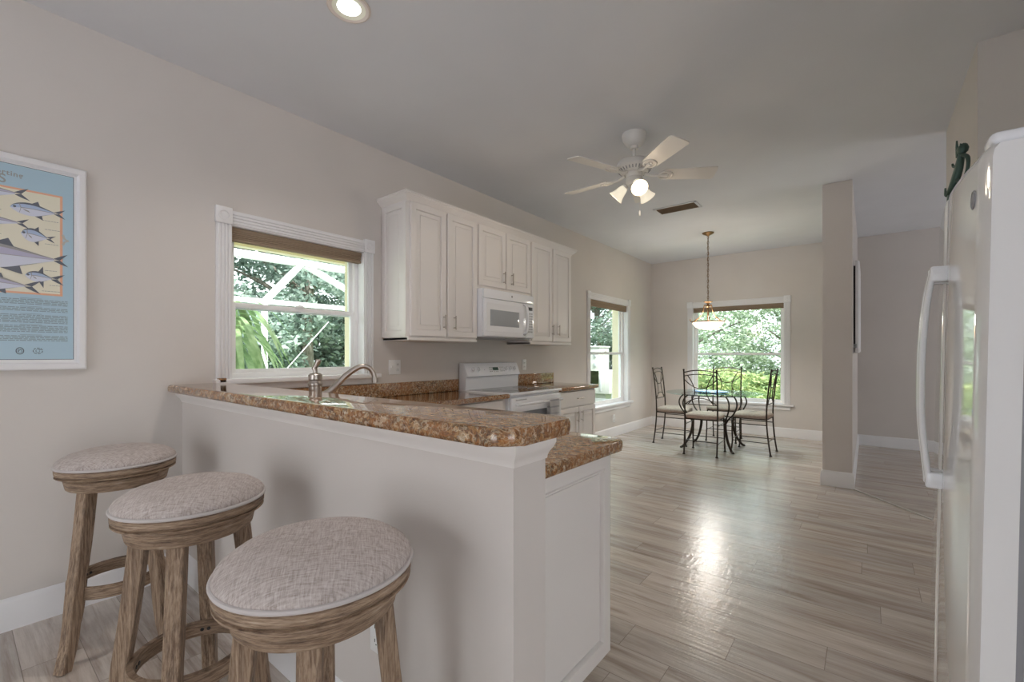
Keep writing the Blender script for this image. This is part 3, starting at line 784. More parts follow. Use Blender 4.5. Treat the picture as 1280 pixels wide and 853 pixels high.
# frog figurine on the fridge
t = thing('figurine', 'slender dark green metal lizard figurine standing on the refrigerator top', 'figurine', (.256, 2.28, 1.777))
bm = B()
def L(a, b, c): return (.256+a*.42, 2.28+b*1.2, 1.783+c*1.08)
tube(bm, smooth_path([L(-.050, .03, .055), L(-.025, .01, .085), L(.0, 0, .125), L(.014, -.010, .165), L(.022, -.014, .185)], 5), [.005+.008*math.sin(PI*min(1, .15+i/24)) for i in range(21)], 12)
obj('body', bm, M['bronze_green'], t)
bm = B(); lathe(bm, [(0, -.020), (.010, -.016), (.016, -.004), (.015, .008), (.008, .018), (0, .022)], L(.024, -.014, .190), (.3, -.1, 1), 14)
for s in (-1, 1): lathe(bm, [(0, -.005), (.005, 0), (0, .006)], L(.018+.006*s, -.018, .205), (s*.5, 0, 1), 8)
obj('head', bm, M['bronze_green'], t)
for pts, nm in (([(.022, -.02, .170), (.045, -.04, .150), (.040, -.05, .110), (.018, -.045, .075), (.012, -.04, .036)], 'leg'),
                ([(-.01, .0, .095), (.02, -.03, .075), (.03, -.035, .045), (.012, -.03, .012)], 'leg'),
                ([(-.045, .025, .055), (-.052, .02, .035), (-.060, .02, -.005), (-.064, .018, -.012)], 'leg')):
    bm = B(); pp = smooth_path([L(*p) for p in pts], 5); tube(bm, pp, [.0075-.004*i/len(pp) for i in range(len(pp))], 8); obj(nm, bm, M['bronze_green'], t)
for pts in ([(-.008, .012, .145), (-.022, .02, .15), (-.030, .02, .160)], [(.004, .010, .175), (-.002, .012, .205), (-.004, .012, .232)]):
    bm = B(); pp = smooth_path([L(*p) for p in pts], 5); tube(bm, pp, [.007-.005*i/len(pp) for i in range(len(pp))], 8); obj('arm', bm, M['bronze_green'], t)
bm = B(); pp = smooth_path([L(-.048, .03, .058), L(-.066, .035, .060), L(-.070, .035, .085)], 5); tube(bm, pp, [.007-.0045*i/len(pp) for i in range(len(pp))], 8); obj('tail', bm, M['bronze_green'], t)

# ------------------------------------------------------------------ ceiling fan
fx, fy = -1.36, 3.17
t = thing('ceiling_fan', 'white five blade ceiling fan with three lit tulip lights', 'ceiling fan', (fx, fy, HC))
Rg, Fw = Vector((C_, S_, 0)), Vector((-S_, C_, 0))
ZB = 2.585
bm = B(); lathe(bm, [(.0, HC), (.088, HC), (.090, HC-.008), (.082, HC-.045), (.060, HC-.080), (.038, HC-.092), (0, HC-.092)], (fx, fy, 0), (0, 0, 1), 32)
for i in range(4):
    a = PI/4+i*PI/2; lathe(bm, [(.006, -.002), (.006, .003), (0, .004)], (fx+.083*math.cos(a), fy+.083*math.sin(a), HC-.035), (math.cos(a), math.sin(a), -.2), 8)
obj('canopy', bm, M['fanwhite'], t)
bm = B(); lathe(bm, [(.030, HC-.112), (.030, HC-.092)], (fx, fy, 0), (0, 0, 1), 20); tube(bm, [(fx, fy, HC-.10), (fx, fy, HC-.19)], .014, 14); obj('downrod', bm, M['fanwhite'], t)
bm = B(); lathe(bm, [(0, 2.712), (.030, 2.712), (.060, 2.705), (.115, 2.682), (.130, 2.657), (.130, 2.635), (.118, 2.622), (.100, 2.607), (.070, 2.603), (0, 2.603)], (fx, fy, 0), (0, 0, 1), 40); mo = obj('motor_housing', bm, M['fanwhite'], t)
bm = B()
for i in range(30):
    a = 2*PI*i/30; p = Vector((fx+.1105*math.cos(a), fy+.1105*math.sin(a), 2.614)); u = Vector((math.cos(a), math.sin(a), 0))
    tube(bm, [p-u*.009+Vector((0, 0, -.007)), p+u*.009+Vector((0, 0, .008))], .0035, 5)
obj('vent_slots', bm, M['gasket'], mo)
bm = B(); lathe(bm, [(0, 2.603), (.060, 2.603), (.064, 2.589), (.058, 2.567), (.062, 2.557), (.060, 2.527), (.045, 2.512), (0, 2.507)], (fx, fy, 0), (0, 0, 1), 32); obj('light_kit', bm, M['fanwhite'], t)
for A in (5, 77, 149, 221, 293):
    a = math.radians(A); u = Rg*math.cos(a)-Fw*math.sin(a); v = Vector((-u.y, u.x, 0))
    pit = math.radians(-13); vt = v*math.cos(pit)+Vector((0, 0, 1))*math.sin(pit)
    wn_ = u.cross(vt)
    c = Vector((fx, fy, ZB))
    # blade: tapered board with rounded ends
    bm = B(); out = [(.205, -.050), (.225, -.058), (.563, -.072), (.578, -.066), (.584, -.050), (.584, .050), (.578, .066), (.563, .072), (.225, .058), (.205, .050)]
    lo_ = [bm.verts.new(c+u*r_+vt*s_-wn_*.003) for r_, s_ in out]; hi_ = [bm.verts.new(c+u*r_+vt*s_+wn_*.003) for r_, s_ in out]
    bm.faces.new(lo_[::-1]); bm.faces.new(hi_)
    for i in range(len(out)): bm.faces.new((lo_[i], lo_[(i+1) % len(out)], hi_[(i+1) % len(out)], hi_[i]))
    bl = obj('blade', bm, M['fanwhite'], t)
    bm = B(); dn = -wn_ if wn_.z > 0 else wn_
    tube(bm, [c+u*.075+Vector((0, 0, .012)), c+u*.125+Vector((0, 0, -.006)), c+u*.185+dn*.006], [.013, .011, .010], 8)
    loop = [c+u*(.225+.050*math.cos(q))+vt*(.040*math.sin(q))+dn*.007 for q in [2*PI*i/20 for i in range(20)]]
    tube(bm, loop, .0075, 6, True)
    tube(bm, [c+u*.18+dn*.007, c+u*.235+dn*.009], [.012, .016], 8); lathe(bm, [(.010, 0), (.008, .006), (0, .008)], c+u*.24+dn*.008, dn, 10)
    obj('blade_iron', bm, M['fanwhite'], bl)
for A in (90, 210, 330):
    a = math.radians(A); u = Rg*math.cos(a)-Fw*math.sin(a)
    ax_ = (u*.80+Vector((0, 0, -.75))).normalized(); o0 = Vector((fx, fy, 2.527))+u*.050
    bm = B(); tube(bm, [Vector((fx, fy, 2.533))+u*.03, o0, o0+ax_*.022], .013, 10); lathe(bm, [(.016, .010), (.024, .016), (.024, .032), (.018, .036)], o0, ax_, 18)
    arm = obj('lamp_arm', bm, M['fanwhite'], t)
    bm = B(); prof = [(.024, .028), (.032, .045), (.037, .070), (.043, .095), (.056, .122), (.060, .128), (.057, .127), (.041, .098), (.034, .070), (.029, .046), (.021, .030)]
    lathe(bm, prof, o0, ax_, 28, cap=False); obj('lamp_shade', bm, M['frost'], t)
    bm = B(); lathe(bm, [(0, .030), (.010, .034), (.012, .050), (.021, .072), (.022, .084), (.015, .098), (0, .104)], o0, ax_, 16); obj('bulb', bm, M['bulb'], arm)
    ld = bpy.data.lights.new('fan_light', 'SPOT'); ld.energy = FAN_W; ld.color = (1.0, .88, .74); ld.shadow_soft_size = .05; ld.spot_size = math.radians(150); ld.spot_blend = .8
    lo = bpy.data.objects.new('fan_light', ld); COL.objects.link(lo); lo.location = o0+ax_*.135-Vector((fx, fy, HC)); lo.rotation_euler = Vector((0, 0, -1)).rotation_difference(ax_).to_euler(); lo.parent = t
    ld = bpy.data.lights.new('fan_bulb_glow', 'POINT'); ld.energy = FAN_W*.22; ld.color = (1.0, .80, .58); ld.shadow_soft_size = .05
    lo = bpy.data.objects.new('fan_bulb_glow', ld); COL.objects.link(lo); lo.location = o0+ax_*.125-Vector((fx, fy, HC)); lo.parent = t
for dx, zb in ((.045, 2.275),):
    bm = B(); q = Vector((fx, fy, 0))+Rg*dx*.8-Fw*.02
    tube(bm, [(q.x, q.y, 2.52), (q.x, q.y, zb+.04)], .0009, 5); ch = obj('pull_chain', bm, M['fanwhite'], t)
    bm = B(); lathe(bm, [(0, 0), (.007, .004), (.008, .02), (.006, .040), (0, .044)], (q.x, q.y, zb), (0, 0, 1), 12); obj('fob', bm, M['alum'], ch)

# ------------------------------------------------------------------ pendant over the table
pxx, pyy = -1.68, 6.34
t = thing('pendant_lamp', 'bronze pendant lamp with alabaster glass bowl above the dining table', 'pendant lamp', (pxx, pyy, HC))
bm = B(); lathe(bm, [(0, HC), (.072, HC), (.075, HC-.008), (.055, HC-.022), (.030, HC-.032), (.012, HC-.045), (0, HC-.045)], (pxx, pyy, 0), (0, 0, 1), 28); obj('canopy', bm, M['gold_iron'], t)
bm = B(); k = 24; z = HC-.04
dz = (HC-.04-1.965)/k
for i in range(k):
    zc = HC-.04-dz*(i+.5); a = (i % 2)*PI/2
    tube(bm, [(pxx+.010*math.cos(q)*math.cos(a), pyy+.010*math.cos(q)*math.sin(a), zc+(dz*.62)*math.sin(q)) for q in [2*PI*j/12 for j in range(12)]], .0030, 5, True)
tube(bm, [(pxx+.004*math.sin(j), pyy+.004*math.cos(j), HC-.04-(HC-.04-1.965)*j/30) for j in range(31)], .0030, 6)
obj('chain', bm, M['gold_iron'], t)
bm = B(); lathe(bm, [(0, 1.972), (.010, 1.970), (.055, 1.966), (.058, 1.960), (.022, 1.948), (.014, 1.930), (.022, 1.915), (.024, 1.902), (.012, 1.888), (.010, 1.70), (0, 1.70)], (pxx, pyy, 0), (0, 0, 1), 24); obj('stem', bm, M['gold_iron'], t)
for A in (10, 130, 250):
    a = math.radians(A); u = Rg*math.cos(a)+Fw*math.sin(a); c = Vector((pxx, pyy, 0)); zz = Vector((0, 0, 1))
    bm = B()
    pp = smooth_path([c+u*.020+zz*1.900, c+u*.045+zz*1.925, c+u*.060+zz*1.890, c+u*.075+zz*1.83, c+u*.115+zz*1.765, c+u*.160+zz*1.735, c+u*.195+zz*1.712, c+u*.225+zz*1.705, c+u*.252+zz*1.725, c+u*.250+zz*1.745], 5)
    tube(bm, pp, .0065, 8); obj('arm', bm, M['gold_iron'], t)
bm = B(); lathe(bm, [(.192, 1.700), (.205, 1.703), (.207, 1.692), (.196, 1.688)], (pxx, pyy, 0), (0, 0, 1), 40, cap=False); obj('rim', bm, M['gold_iron'], t)
bm = B(); lathe(bm, [(.196, 1.696), (.190, 1.672), (.165, 1.635), (.120, 1.607), (.060, 1.592), (0, 1.588)], (pxx, pyy, 0), (0, 0, 1), 40, cap=False); bmesh.ops.solidify(bm, geom=bm.faces[:], thickness=.004); obj('glass_bowl', bm, M['alab'], t)
ld = bpy.data.lights.new('pendant_light', 'SPOT'); ld.energy = PENDANT_W; ld.color = (1.0, .96, .90); ld.spot_size = math.radians(178); ld.spot_blend = .6; ld.shadow_soft_size = .12
lo = bpy.data.objects.new('pendant_light', ld); COL.objects.link(lo); lo.location = (0, 0, 1.575-HC); lo.parent = t
ld = bpy.data.lights.new('pendant_uplight', 'POINT'); ld.energy = PENDANT_W*.22; ld.color = (1.0, .94, .86); ld.shadow_soft_size = .10
lo = bpy.data.objects.new('pendant_uplight', ld); COL.objects.link(lo); lo.location = (0, 0, 1.74-HC); lo.parent = t

# ------------------------------------------------------------------ recessed can and ceiling vent
rx, ry = -1.915, 1.175
t = thing('recessed_light', 'lit round recessed ceiling light above the bar', 'ceiling light', (rx, ry, HC))
bm = B(); lathe(bm, [(.076, HC-.001), (.098, HC-.001), (.098, HC-.005), (.090, HC-.009), (.076, HC-.006)], (rx, ry, 0), (0, 0, 1), 40, cap=False); obj('trim_ring', bm, M['canring'], t)
bm = B(); lathe(bm, [(.080, HC-.006), (.074, HC-.0035), (.052, HC-.0022)], (rx, ry, 0), (0, 0, 1), 40, cap=False); obj('reflector', bm, M['baffle'], t)
bm = B(); lathe(bm, [(0, HC-.0120), (.030, HC-.0105), (.054, HC-.0020)], (rx, ry, 0), (0, 0, 1), 36, cap=False); obj('lens', bm, M['canlens'], t)
ld = bpy.data.lights.new('can_light', 'SPOT'); ld.energy = CAN_W*4; ld.color = (1.0, .93, .84); ld.spot_size = math.radians(140); ld.spot_blend = .9; ld.shadow_soft_size = .06
lo = bpy.data.objects.new('can_light', ld); COL.objects.link(lo); lo.location = (0, 0, -.03); lo.parent = t

t = thing('ceiling_vent', 'brown slatted air vent in a white frame on the ceiling', 'vent', (-1.66, 5.05, HC))
bm = B()
X0, X1, Y0, Y1 = -1.90, -1.43, 4.93, 5.17
for a in ((X0, X1, Y0, Y0+.03), (X0, X1, Y1-.03, Y1), (X0, X0+.03, Y0, Y1), (X1-.03, X1, Y0, Y1)): box(bm, a[0], a[1], a[2], a[3], HC-.008, HC, .003)
obj('frame', bm, M['ceiling'], t)
bm = B(); box(bm, X0+.03, X1-.03, Y0+.03, Y1-.03, HC-.002, HC-.0005); obj('duct_opening', bm, M['shade'], t)
for i in range(8):
    y = Y0+.042+i*.0225; bm = B()
    vs = [bm.verts.new((x, y+dy, HC+dz_)) for x, dy, dz_ in ((X0+.03, 0, -.003), (X1-.03, 0, -.003), (X1-.03, .014, -.012), (X0+.03, .014, -.012))]
    bm.faces.new(vs); bmesh.ops.solidify(bm, geom=bm.faces[:], thickness=.0012); obj('slat', bm, M['shade'], t)

# ------------------------------------------------------------------ bar stools
def make_stool():
    t = thing('bar_stool', '', 'bar stool', (0, 0, 0), 0, 'round swivel bar stools at the bar')
    R_ = .206
    bm = B(); lathe(bm, [(0, .7400), (R_-.010, .7400), (R_-.003, .7430), (R_-.003, .7470), (R_-.009, .7490), (R_-.006, .7530), (R_-.002, .7560), (R_-.001, .7740), (R_-.006, .7790), (0, .7790)], n=56); obj('seat_ring', bm, M['wood_h'], t, False)
    bm = B(); lathe(bm, [(0, .7770), (R_-.012, .7790), (R_-.003, .7860), (R_-.002, .7940), (R_-.010, .8060), (R_-.035, .8230), (R_-.085, .8380), (R_-.14, .8440), (0, .8350)], n=56)
    cu = obj('cushion', bm, M['linen'], t, False, 60)
    bm = B(); tube(bm, [((R_-.002)*math.cos(2*PI*i/64), (R_-.002)*math.sin(2*PI*i/64), .7835) for i in range(64)], .0055, 8, True); obj('piping', bm, M['piping'], cu, False)
    bm = B(); lathe(bm, [(0, .7320), (.12, .7320), (.12, .7405), (0, .7405)], n=32); obj('swivel_plate', bm, M['dark'], t, False)
    bm = B(); lathe(bm, [(0, .6860), (.166, .6860), (.170, .6900), (.178, .7270), (.174, .7325), (0, .7325)], n=56); obj('apron', bm, M['wood_h'], t, False)
    for k in range(4):
        a = k*PI/2; u = Vector((math.cos(a), math.sin(a), 0))
        pp = smooth_path([u*.138+Vector((0, 0, .6900)), u*.164+Vector((0, 0, .45)), u*.187+Vector((0, 0, .28)), u*.204+Vector((0, 0, .12)), u*.232+Vector((0, 0, 0))], 5)
        bm = B(); tube(bm, pp, [.034-.004*i/len(pp) for i in range(len(pp))], 4, up=tuple(u), phase=PI/4, flat=(.95, .95))
        bmesh.ops.bevel(bm, geom=[ed for ed in bm.edges], offset=.003, segments=1, affect='EDGES')
        for v in bm.verts: v.co.z = max(v.co.z, 0)
        lg = obj('leg', bm, M['wood_v'], t, False)
        bm = B(); tv = Vector((-u.y, u.x, 0))
        for s in (-1, 1):
            for sd_ in (-1,): lathe(bm, [(.006, -.002), (.006, .0025), (0, .003)], u*.146+tv*(.010*s)+Vector((0, 0, .275)), tuple(-u), 10)
        obj('bolts', bm, M['dark'], lg, False)
    bm = B(); ro, ri, z0, z1 = .168, .146, .252, .300
    lathe(bm, [(ri, z0+.002), (ri+.002, z0), (ro-.003, z0), (ro, z0+.003), (ro, z1-.003), (ro-.003, z1), (ri+.002, z1), (ri, z1-.002), (ri, z0+.002)], n=64, cap=False)
    obj('foot_ring', bm, M['wood_h'], t, False)
    return t
st = make_stool()
stools = [((-.972, .520, 0), -34, 'nearest round bar stool with linen seat, cut off by the bottom of the photo'),
          ((-1.722, .495, 0), -31, 'middle round bar stool with linen seat between two others'),
          ((-2.600, .470, 0), -56, 'farthest round bar stool with linen seat in front of the window wall corner')]
for i, (l, r_, lb) in enumerate(stools):
    if i == 0: st.location = l; st.rotation_euler = (0, 0, math.radians(r_)); st['label'] = lb
    else: dup(st, l, math.radians(r_), lb)

# ------------------------------------------------------------------ dining set
def make_chair():
    t = thing('dining_chair', '', 'chair', (0, 0, 0), 0, 'wrought iron chairs around the glass table')
    W2 = .193; r_ = .0095
    for s in (-1, 1):
        bm = B(); pp = smooth_path([(s*W2, -.235, .0), (s*W2, -.205, .22), (s*W2, -.19, .45), (s*W2, -.20, .70), (s*W2, -.235, 1.0), (s*W2, -.245, 1.06)], 5)
        tube(bm, pp, r_, 8); lathe(bm, [(0, 0), (.017, 0), (.016, .010), (.010, .018)], (s*W2, -.235, 0), n=10); lathe(bm, [(.009, 0), (.013, .008), (.010, .018), (0, .022)], (s*W2, -.245, 1.055), n=10)
        obj('rear_leg', bm, M['iron'], t, False)
        bm = B(); pp = smooth_path([(s*W2*1.02, .215, 0), (s*W2, .20, .15), (s*W2*.98, .205, .32), (s*W2*.95, .19, .445)], 5)
        tube(bm, pp, r_, 8); lathe(bm, [(0, 0), (.017, 0), (.016, .010), (.010, .018)], (s*W2*1.02, .215, 0), n=10); obj('front_leg', bm, M['iron'], t, False)
    bm = B()
    loop = [(-W2, -.19, .445), (W2, -.19, .445), (W2*.97, .19, .445), (-W2*.97, .19, .445)]
    tube(bm, loop, .008, 6, True)
    obj('seat_frame', bm, M['iron'], t, False)
    def back(z):                                          # the rear posts' y at height z
        ks = [(.45, -.19), (.70, -.20), (1.0, -.235), (1.06, -.245)]
        for (a, ya), (b, yb) in zip(ks, ks[1:]):
            if z <= b: return ya+(yb-ya)*(z-a)/(b-a)
        return -.245
    bm = B()
    def q(pts, rr=.006, sub=6): tube(bm, smooth_path([(x, back(z), z) for x, z in pts], sub), rr, 7)
    q([(-W2, 1.030), (-.10, 1.052), (0, 1.060), (.10, 1.052), (W2, 1.030)], .0075)
    q([(-W2, .985), (-.10, 1.004), (0, 1.010), (.10, 1.004), (W2, .985)])
    q([(-W2, .945), (-.13, .885), (-.06, .845), (0, .835), (.06, .845), (.13, .885), (W2, .945)])
    for s in (-1, 1): q([(s*.150, .998), (s*.105, .92), (s*.075, .84), (s*.072, .77), (s*.10, .70), (s*.15, .635)])
    q([(-W2*.93, .635), (-.10, .69), (0, .712), (.10, .69), (W2*.93, .635)])
    q([(-W2, .632), (0, .632), (W2, .632)])
    obj('back_scrollwork', bm, M['iron'], t, False)
    bm = B()
    for s in (-1, 1):
        tube(bm, [(s*W2, -.195, .375), (s*W2, .20, .375)], .006, 6); tube(bm, [(s*W2, -.212, .155), (s*W2, .20, .155)], .005, 6)
    tube(bm, [(-W2, .20, .175), (W2, .20, .175)], .005, 6); tube(bm, [(-W2, -.212, .175), (W2, -.212, .175)], .005, 6)
    obj('stretchers', bm, M['iron'], t, False)
    bm = B(); k = 28; prof = []
    def sq(sx_, sy_, z):                                  # superellipse ring
        out = []
        for i in range(k):
            a = 2*PI*i/k; c, s = math.cos(a), math.sin(a)
            out.append(bm.verts.new((sx_*math.copysign(abs(c)**.38, c), .005+sy_*math.copysign(abs(s)**.38, s), z)))
        return out
    rs = [sq(.195, .195, .450), sq(.212, .212, .462), sq(.214, .214, .482), sq(.205, .205, .500), sq(.16, .16, .514), sq(.07, .07, .519)]
    for a, b in zip(rs, rs[1:]):
        for j in range(k): bm.faces.new((a[j], a[(j+1) % k], b[(j+1) % k], b[j]))
    bm.faces.new(rs[0]); bm.faces.new(rs[-1]); obj('seat_cushion', bm, M['seatfabric'], t, False, 60)
    return t
ch = make_chair()
tcx, tcy = -1.655, 6.48
chairs = [((-1.635, 6.02, 0), 2, 'iron dining chair on the near side of the table, its back toward the kitchen'),
          ((-1.165, 6.49, 0), 88, 'iron dining chair at the right side of the table, facing left'),
          ((-2.165, 6.45, 0), -88, 'iron dining chair at the left side of the table by the corner'),
          ((-1.665, 7.12, 0), 182, 'iron dining chair on the far side of the table under the window')]
for i, (l, r_, lb) in enumerate(chairs):
    if i == 0: ch.location = l; ch.rotation_euler = (0, 0, math.radians(r_)); ch['label'] = lb
    else: dup(ch, l, math.radians(r_), lb)

t = thing('dining_table', 'round glass top dining table on curved wrought iron legs', 'table', (tcx, tcy, 0))
bm = B(); lathe(bm, [(0, .728), (.600, .728), (.606, .734), (.600, .740), (0, .740)], n=72); obj('glass_top', bm, M['tableglass'], t, False)
bm = B()
tube(bm, [(.26*math.cos(2*PI*i/40), .26*math.sin(2*PI*i/40), .40) for i in range(40)], .009, 7, True)
tube(bm, [(.40*math.cos(2*PI*i/40), .40*math.sin(2*PI*i/40), .718) for i in range(40)], .009, 7, True); obj('ring_frame', bm, M['iron'], t, False)
for k in range(4):
    a = math.radians(45+90*k); u = Vector((math.cos(a), math.sin(a), 0)); v = Vector((-u.y, u.x, 0)); zz = Vector((0, 0, 1))
    bm = B()
    for s in (-1, 1):
        pp = smooth_path([u*.36+v*(.055*s)+zz*.728, u*.43+v*(.055*s)+zz*.68, u*.455+v*(.052*s)+zz*.60, u*.41+v*(.040*s)+zz*.50, u*.335+v*(.018*s)+zz*.42, u*.295+v*(.010*s)+zz*.36], 6)
        tube(bm, pp, .0095, 8)
    pp = smooth_path([u*.30+zz*.42, u*.287+zz*.36, u*.30+zz*.25, u*.345+zz*.13, u*.42+zz*.03, u*.455+zz*.012], 6)
    tube(bm, pp, [.020-.006*i/len(pp) for i in range(len(pp))], 10)
    lathe(bm, [(0, 0), (.018, .002), (.020, .012), (.012, .022), (0, .024)], u*.452, n=12)
    obj('leg', bm, M['iron'], t, False)

bm = B(); k = 40
prof = [(.13, .7405), (.20, .744), (.232, .754), (.228, .757), (.19, .748), (0, .7465)]
lathe(bm, [(0, .7405)]+prof, n=44)
for v in bm.verts: v.co = Vector((v.co.x*1.0-1.675, v.co.y*.72+6.47, v.co.z))
tag(obj('platter', bm, M['blue'], None, smooth=50), 'blue oval platter lying on the glass dining table', 'platter')

# ------------------------------------------------------------------ framed fish poster
YL, YR, ZBt, ZT = -.33, .428, 1.180, 2.163
t = thing('framed_poster', 'white framed blue fish poster on the wall at the left', 'picture', (XW, .05, ZBt))
fw = .034
bm = B()
fr = [(0, .0), (0, .022), (.006, .026), (.026, .026), (fw, .014), (fw, .0)]
sweepv = []
R = []
for ins, dp in fr: R.append([bm.verts.new((XW+dp, y, z)) for y, z in ((YL+ins, ZBt+ins), (YR-ins, ZBt+ins), (YR-ins, ZT-ins), (YL+ins, ZT-ins))])
for i in range(len(R)):
    a, b = R[i], R[(i+1) % len(R)]
    for j in range(4): bm.faces.new((a[j], a[(j+1) % 4], b[(j+1) % 4], b[j]))
obj('frame', bm, M['trim'], t, smooth=20)
inks = ['ink_blue', 'ink_cream', 'ink_orange', 'ink_fish', 'ink_lilac', 'ink_belly', 'ink_dark', 'ink_grey', 'ink_taupe', 'ink_soft_grey', 'trim']
IX = {k: i for i, k in enumerate(inks)}
bm = B(); XPp = XW+.006
def flat(pts, ink, lift):
    vs = [bm.verts.new((XPp+lift, y, z)) for y, z in pts]
    f = bm.faces.new(vs); f.material_index = IX[ink]; return f
def rect(y0, y1, z0, z1, ink, lift): flat([(y0, z0), (y1, z0), (y1, z1), (y0, z1)], ink, lift)
box(bm, XW+.001, XPp, YL+fw-.002, YR-fw+.002, ZBt+fw-.002, ZT-fw+.002, 0, 2, IX['trim'])
rect(YL+.044, .384, 1.228, 2.122, 'ink_dark', .0003)
rect(YL+.0465, .3815, 1.2305, 2.1195, 'ink_blue', .0006)
rect(-.245, .3445, 1.533, 2.017, 'ink_orange', .0009)
rect(-.236, .3355, 1.542, 2.008, 'ink_cream', .0012)
def catm(pts, sub=5):
    return [(p.x, p.y) for p in smooth_path([Vector((a, b, 0)) for a, b in pts], sub)]
def stroke(pts, wd, ink, lift):
    pts = catm(pts, 4); L_, R2 = [], []
    for i, p in enumerate(pts):
        a = Vector(pts[max(0, i-1)]); b = Vector(pts[min(len(pts)-1, i+1)]); d = (b-a).normalized(); q = Vector((-d.y, d.x))*wd*.5*(1-.6*i/len(pts))
        L_.append((p[0]+q.x, p[1]+q.y)); R2.append((p[0]-q.x, p[1]-q.y))
    for i in range(len(pts)-1): flat([L_[i], L_[i+1], R2[i+1], R2[i]], ink, lift)
LIFT = [.0015]
def fish(nose, joint, h, tail, ink, long_fins=False):
    """nose and joint: (y, z); tail: spread of the fork"""
    l0 = LIFT[0]; LIFT[0] += .0004
    n_, j_ = Vector(nose), Vector(joint); d = j_-n_; L_ = d.length; d.normalize(); p = Vector((-d.y, d.x))
    if p.y < 0: p = -p
    def P_(s, t): v = n_+d*(s*L_)+p*(t*h); return (v.x, v.y)
    tl = tail
    for s in (1, -1):                                     # forked tail
        tp_ = j_+d*tl+p*(s*tl*.62); md = j_+d*tl*.42
        flat([tuple(j_-d*.004+p*(.004*s)), tuple(j_+d*tl*.5+p*(s*tl*.42)), tuple(tp_), tuple(md)], 'ink_dark', l0)
    fin = .55 if not long_fins else 1.2
    flat([P_(.45, .44), P_(.62, .44+fin*.5), P_(.66, .40), P_(.98, .06)], 'ink_dark', l0)
    flat([P_(.52, -.44), P_(.72, -.44-fin*.45), P_(.70, -.36), P_(.98, -.06)], 'ink_dark', l0)
    up = [P_(s, t) for s, t in ((0, 0), (.06, .22), (.18, .40), (.36, .50), (.56, .46), (.78, .26), (1, .05))]
    dn = [P_(s, t) for s, t in ((0, 0), (.08, -.18), (.22, -.38), (.40, -.48), (.58, -.44), (.80, -.24), (1, -.05))]
    mid = [P_(s, t) for s, t in ((0, 0), (.1, .02), (.24, .06), (.40, .08), (.58, .06), (.80, .03), (1, 0))]
    bk2 = [P_(s, t) for s, t in ((0, .0), (.06, .18), (.18, .31), (.36, .37), (.56, .34), (.78, .19), (1, .03))]
    flat(catm(up)+catm(mid)[::-1], ink, l0+.00005); flat(catm(mid)+catm(dn)[::-1], 'ink_belly', l0+.00005)
    flat(catm(up)+catm(bk2)[::-1], 'ink_dark' if ink == 'ink_fish' else 'ink_taupe', l0+.0001)
    stroke(mid[2:], .0035, 'ink_taupe', l0+.00015); stroke([P_(.20, .36), P_(.235, .05), P_(.20, -.32)], .0028, 'ink_taupe', l0+.00015)
    flat([P_(.26, .02), P_(.40, -.10), P_(.44, -.24), P_(.33, -.14)], 'ink_taupe', l0+.00018)
    e_ = Vector(P_(.10, .09)); rr_ = .004+.02*h
    flat([(e_.x+rr_*math.cos(2*PI*i/10), e_.y+rr_*math.sin(2*PI*i/10)) for i in range(10)], 'ink_dark', l0+.0002)
fish((-.10, 1.965), (.190, 1.990), .085, .045, 'ink_lilac')
fish((.174, 1.925), (.318, 1.928), .060, .036, 'ink_fish')
fish((-.12, 1.850), (.198, 1.857), .075, .036, 'ink_lilac')
fish((.208, 1.812), (.292, 1.804), .064, .028, 'ink_fish')
fish((-.06, 1.690), (.315, 1.705), .115, .048, 'ink_lilac')
fish((.221, 1.620), (.308, 1.614), .050, .042, 'ink_fish', True)
fish((.02, 1.580), (.222, 1.570), .066, .050, 'ink_lilac')
stroke([(.345, 1.832), (.352, 1.812), (.366, 1.806)], .010, 'ink_soft_grey', .001); stroke([(.345, 1.782), (.352, 1.798), (.366, 1.804)], .010, 'ink_soft_grey', .001)
for y, z, l_ in ((.275, 1.886, .055), (.285, 1.776, .046), (.285, 1.845, .050), (.285, 1.650, .040), (.300, 1.581, .035), (.275, 1.552, .062), (.06, 1.905, .09), (.05, 1.795, .10)):
    y1 = y
    while y1 < y+l_:
        d = random.uniform(.006, .012); rect(y1, min(y1+d, y+l_), z, z+.0022, 'ink_taupe', .0014); y1 += d+.0018
for (za, nl) in ((1.512, 4), (1.474, 3), (1.440, 6), (1.390, 5), (1.342, 4)):      # paragraphs of fine print
    rect(.205, .275, za+.001, za+.003, 'ink_grey', .0010)
    for i in range(nl):
        y = YL+.075
        while y < .362:
            d = random.uniform(.008, .026); rect(y, min(y+d, .362), za-.006-i*.0068, za-.0022-i*.0068, 'ink_grey', .0010); y += d+.003
def ring2(c, a, b, wd, ink, lift, gaps=0, k=28):
    for i in range(k):
        if gaps and i % (k//gaps) == 0: continue
        q0, q1 = 2*PI*i/k, 2*PI*(i+1)/k
        flat([(c[0]+(a-wd)*math.cos(q0), c[1]+(b-wd)*math.sin(q0)), (c[0]+a*math.cos(q0), c[1]+b*math.sin(q0)), (c[0]+a*math.cos(q1), c[1]+b*math.sin(q1)), (c[0]+(a-wd)*math.cos(q1), c[1]+(b-wd)*math.sin(q1))], ink, lift)
ring2((.205, 1.269), .0135, .0165, .0035, 'ink_dark', .001); ring2((.205, 1.269), .0075, .0095, .002, 'ink_dark', .001, 4)
stroke([(.199, 1.264), (.205, 1.274), (.211, 1.270)], .003, 'ink_dark', .001)
ring2((.262, 1.269), .0165, .0150, .003, 'ink_dark', .001, 7); ring2((.262, 1.269), .0075, .0085, .0022, 'ink_dark', .001, 3)
stroke([(.268, 1.274), (.274, 1.281)], .003, 'ink_dark', .001)
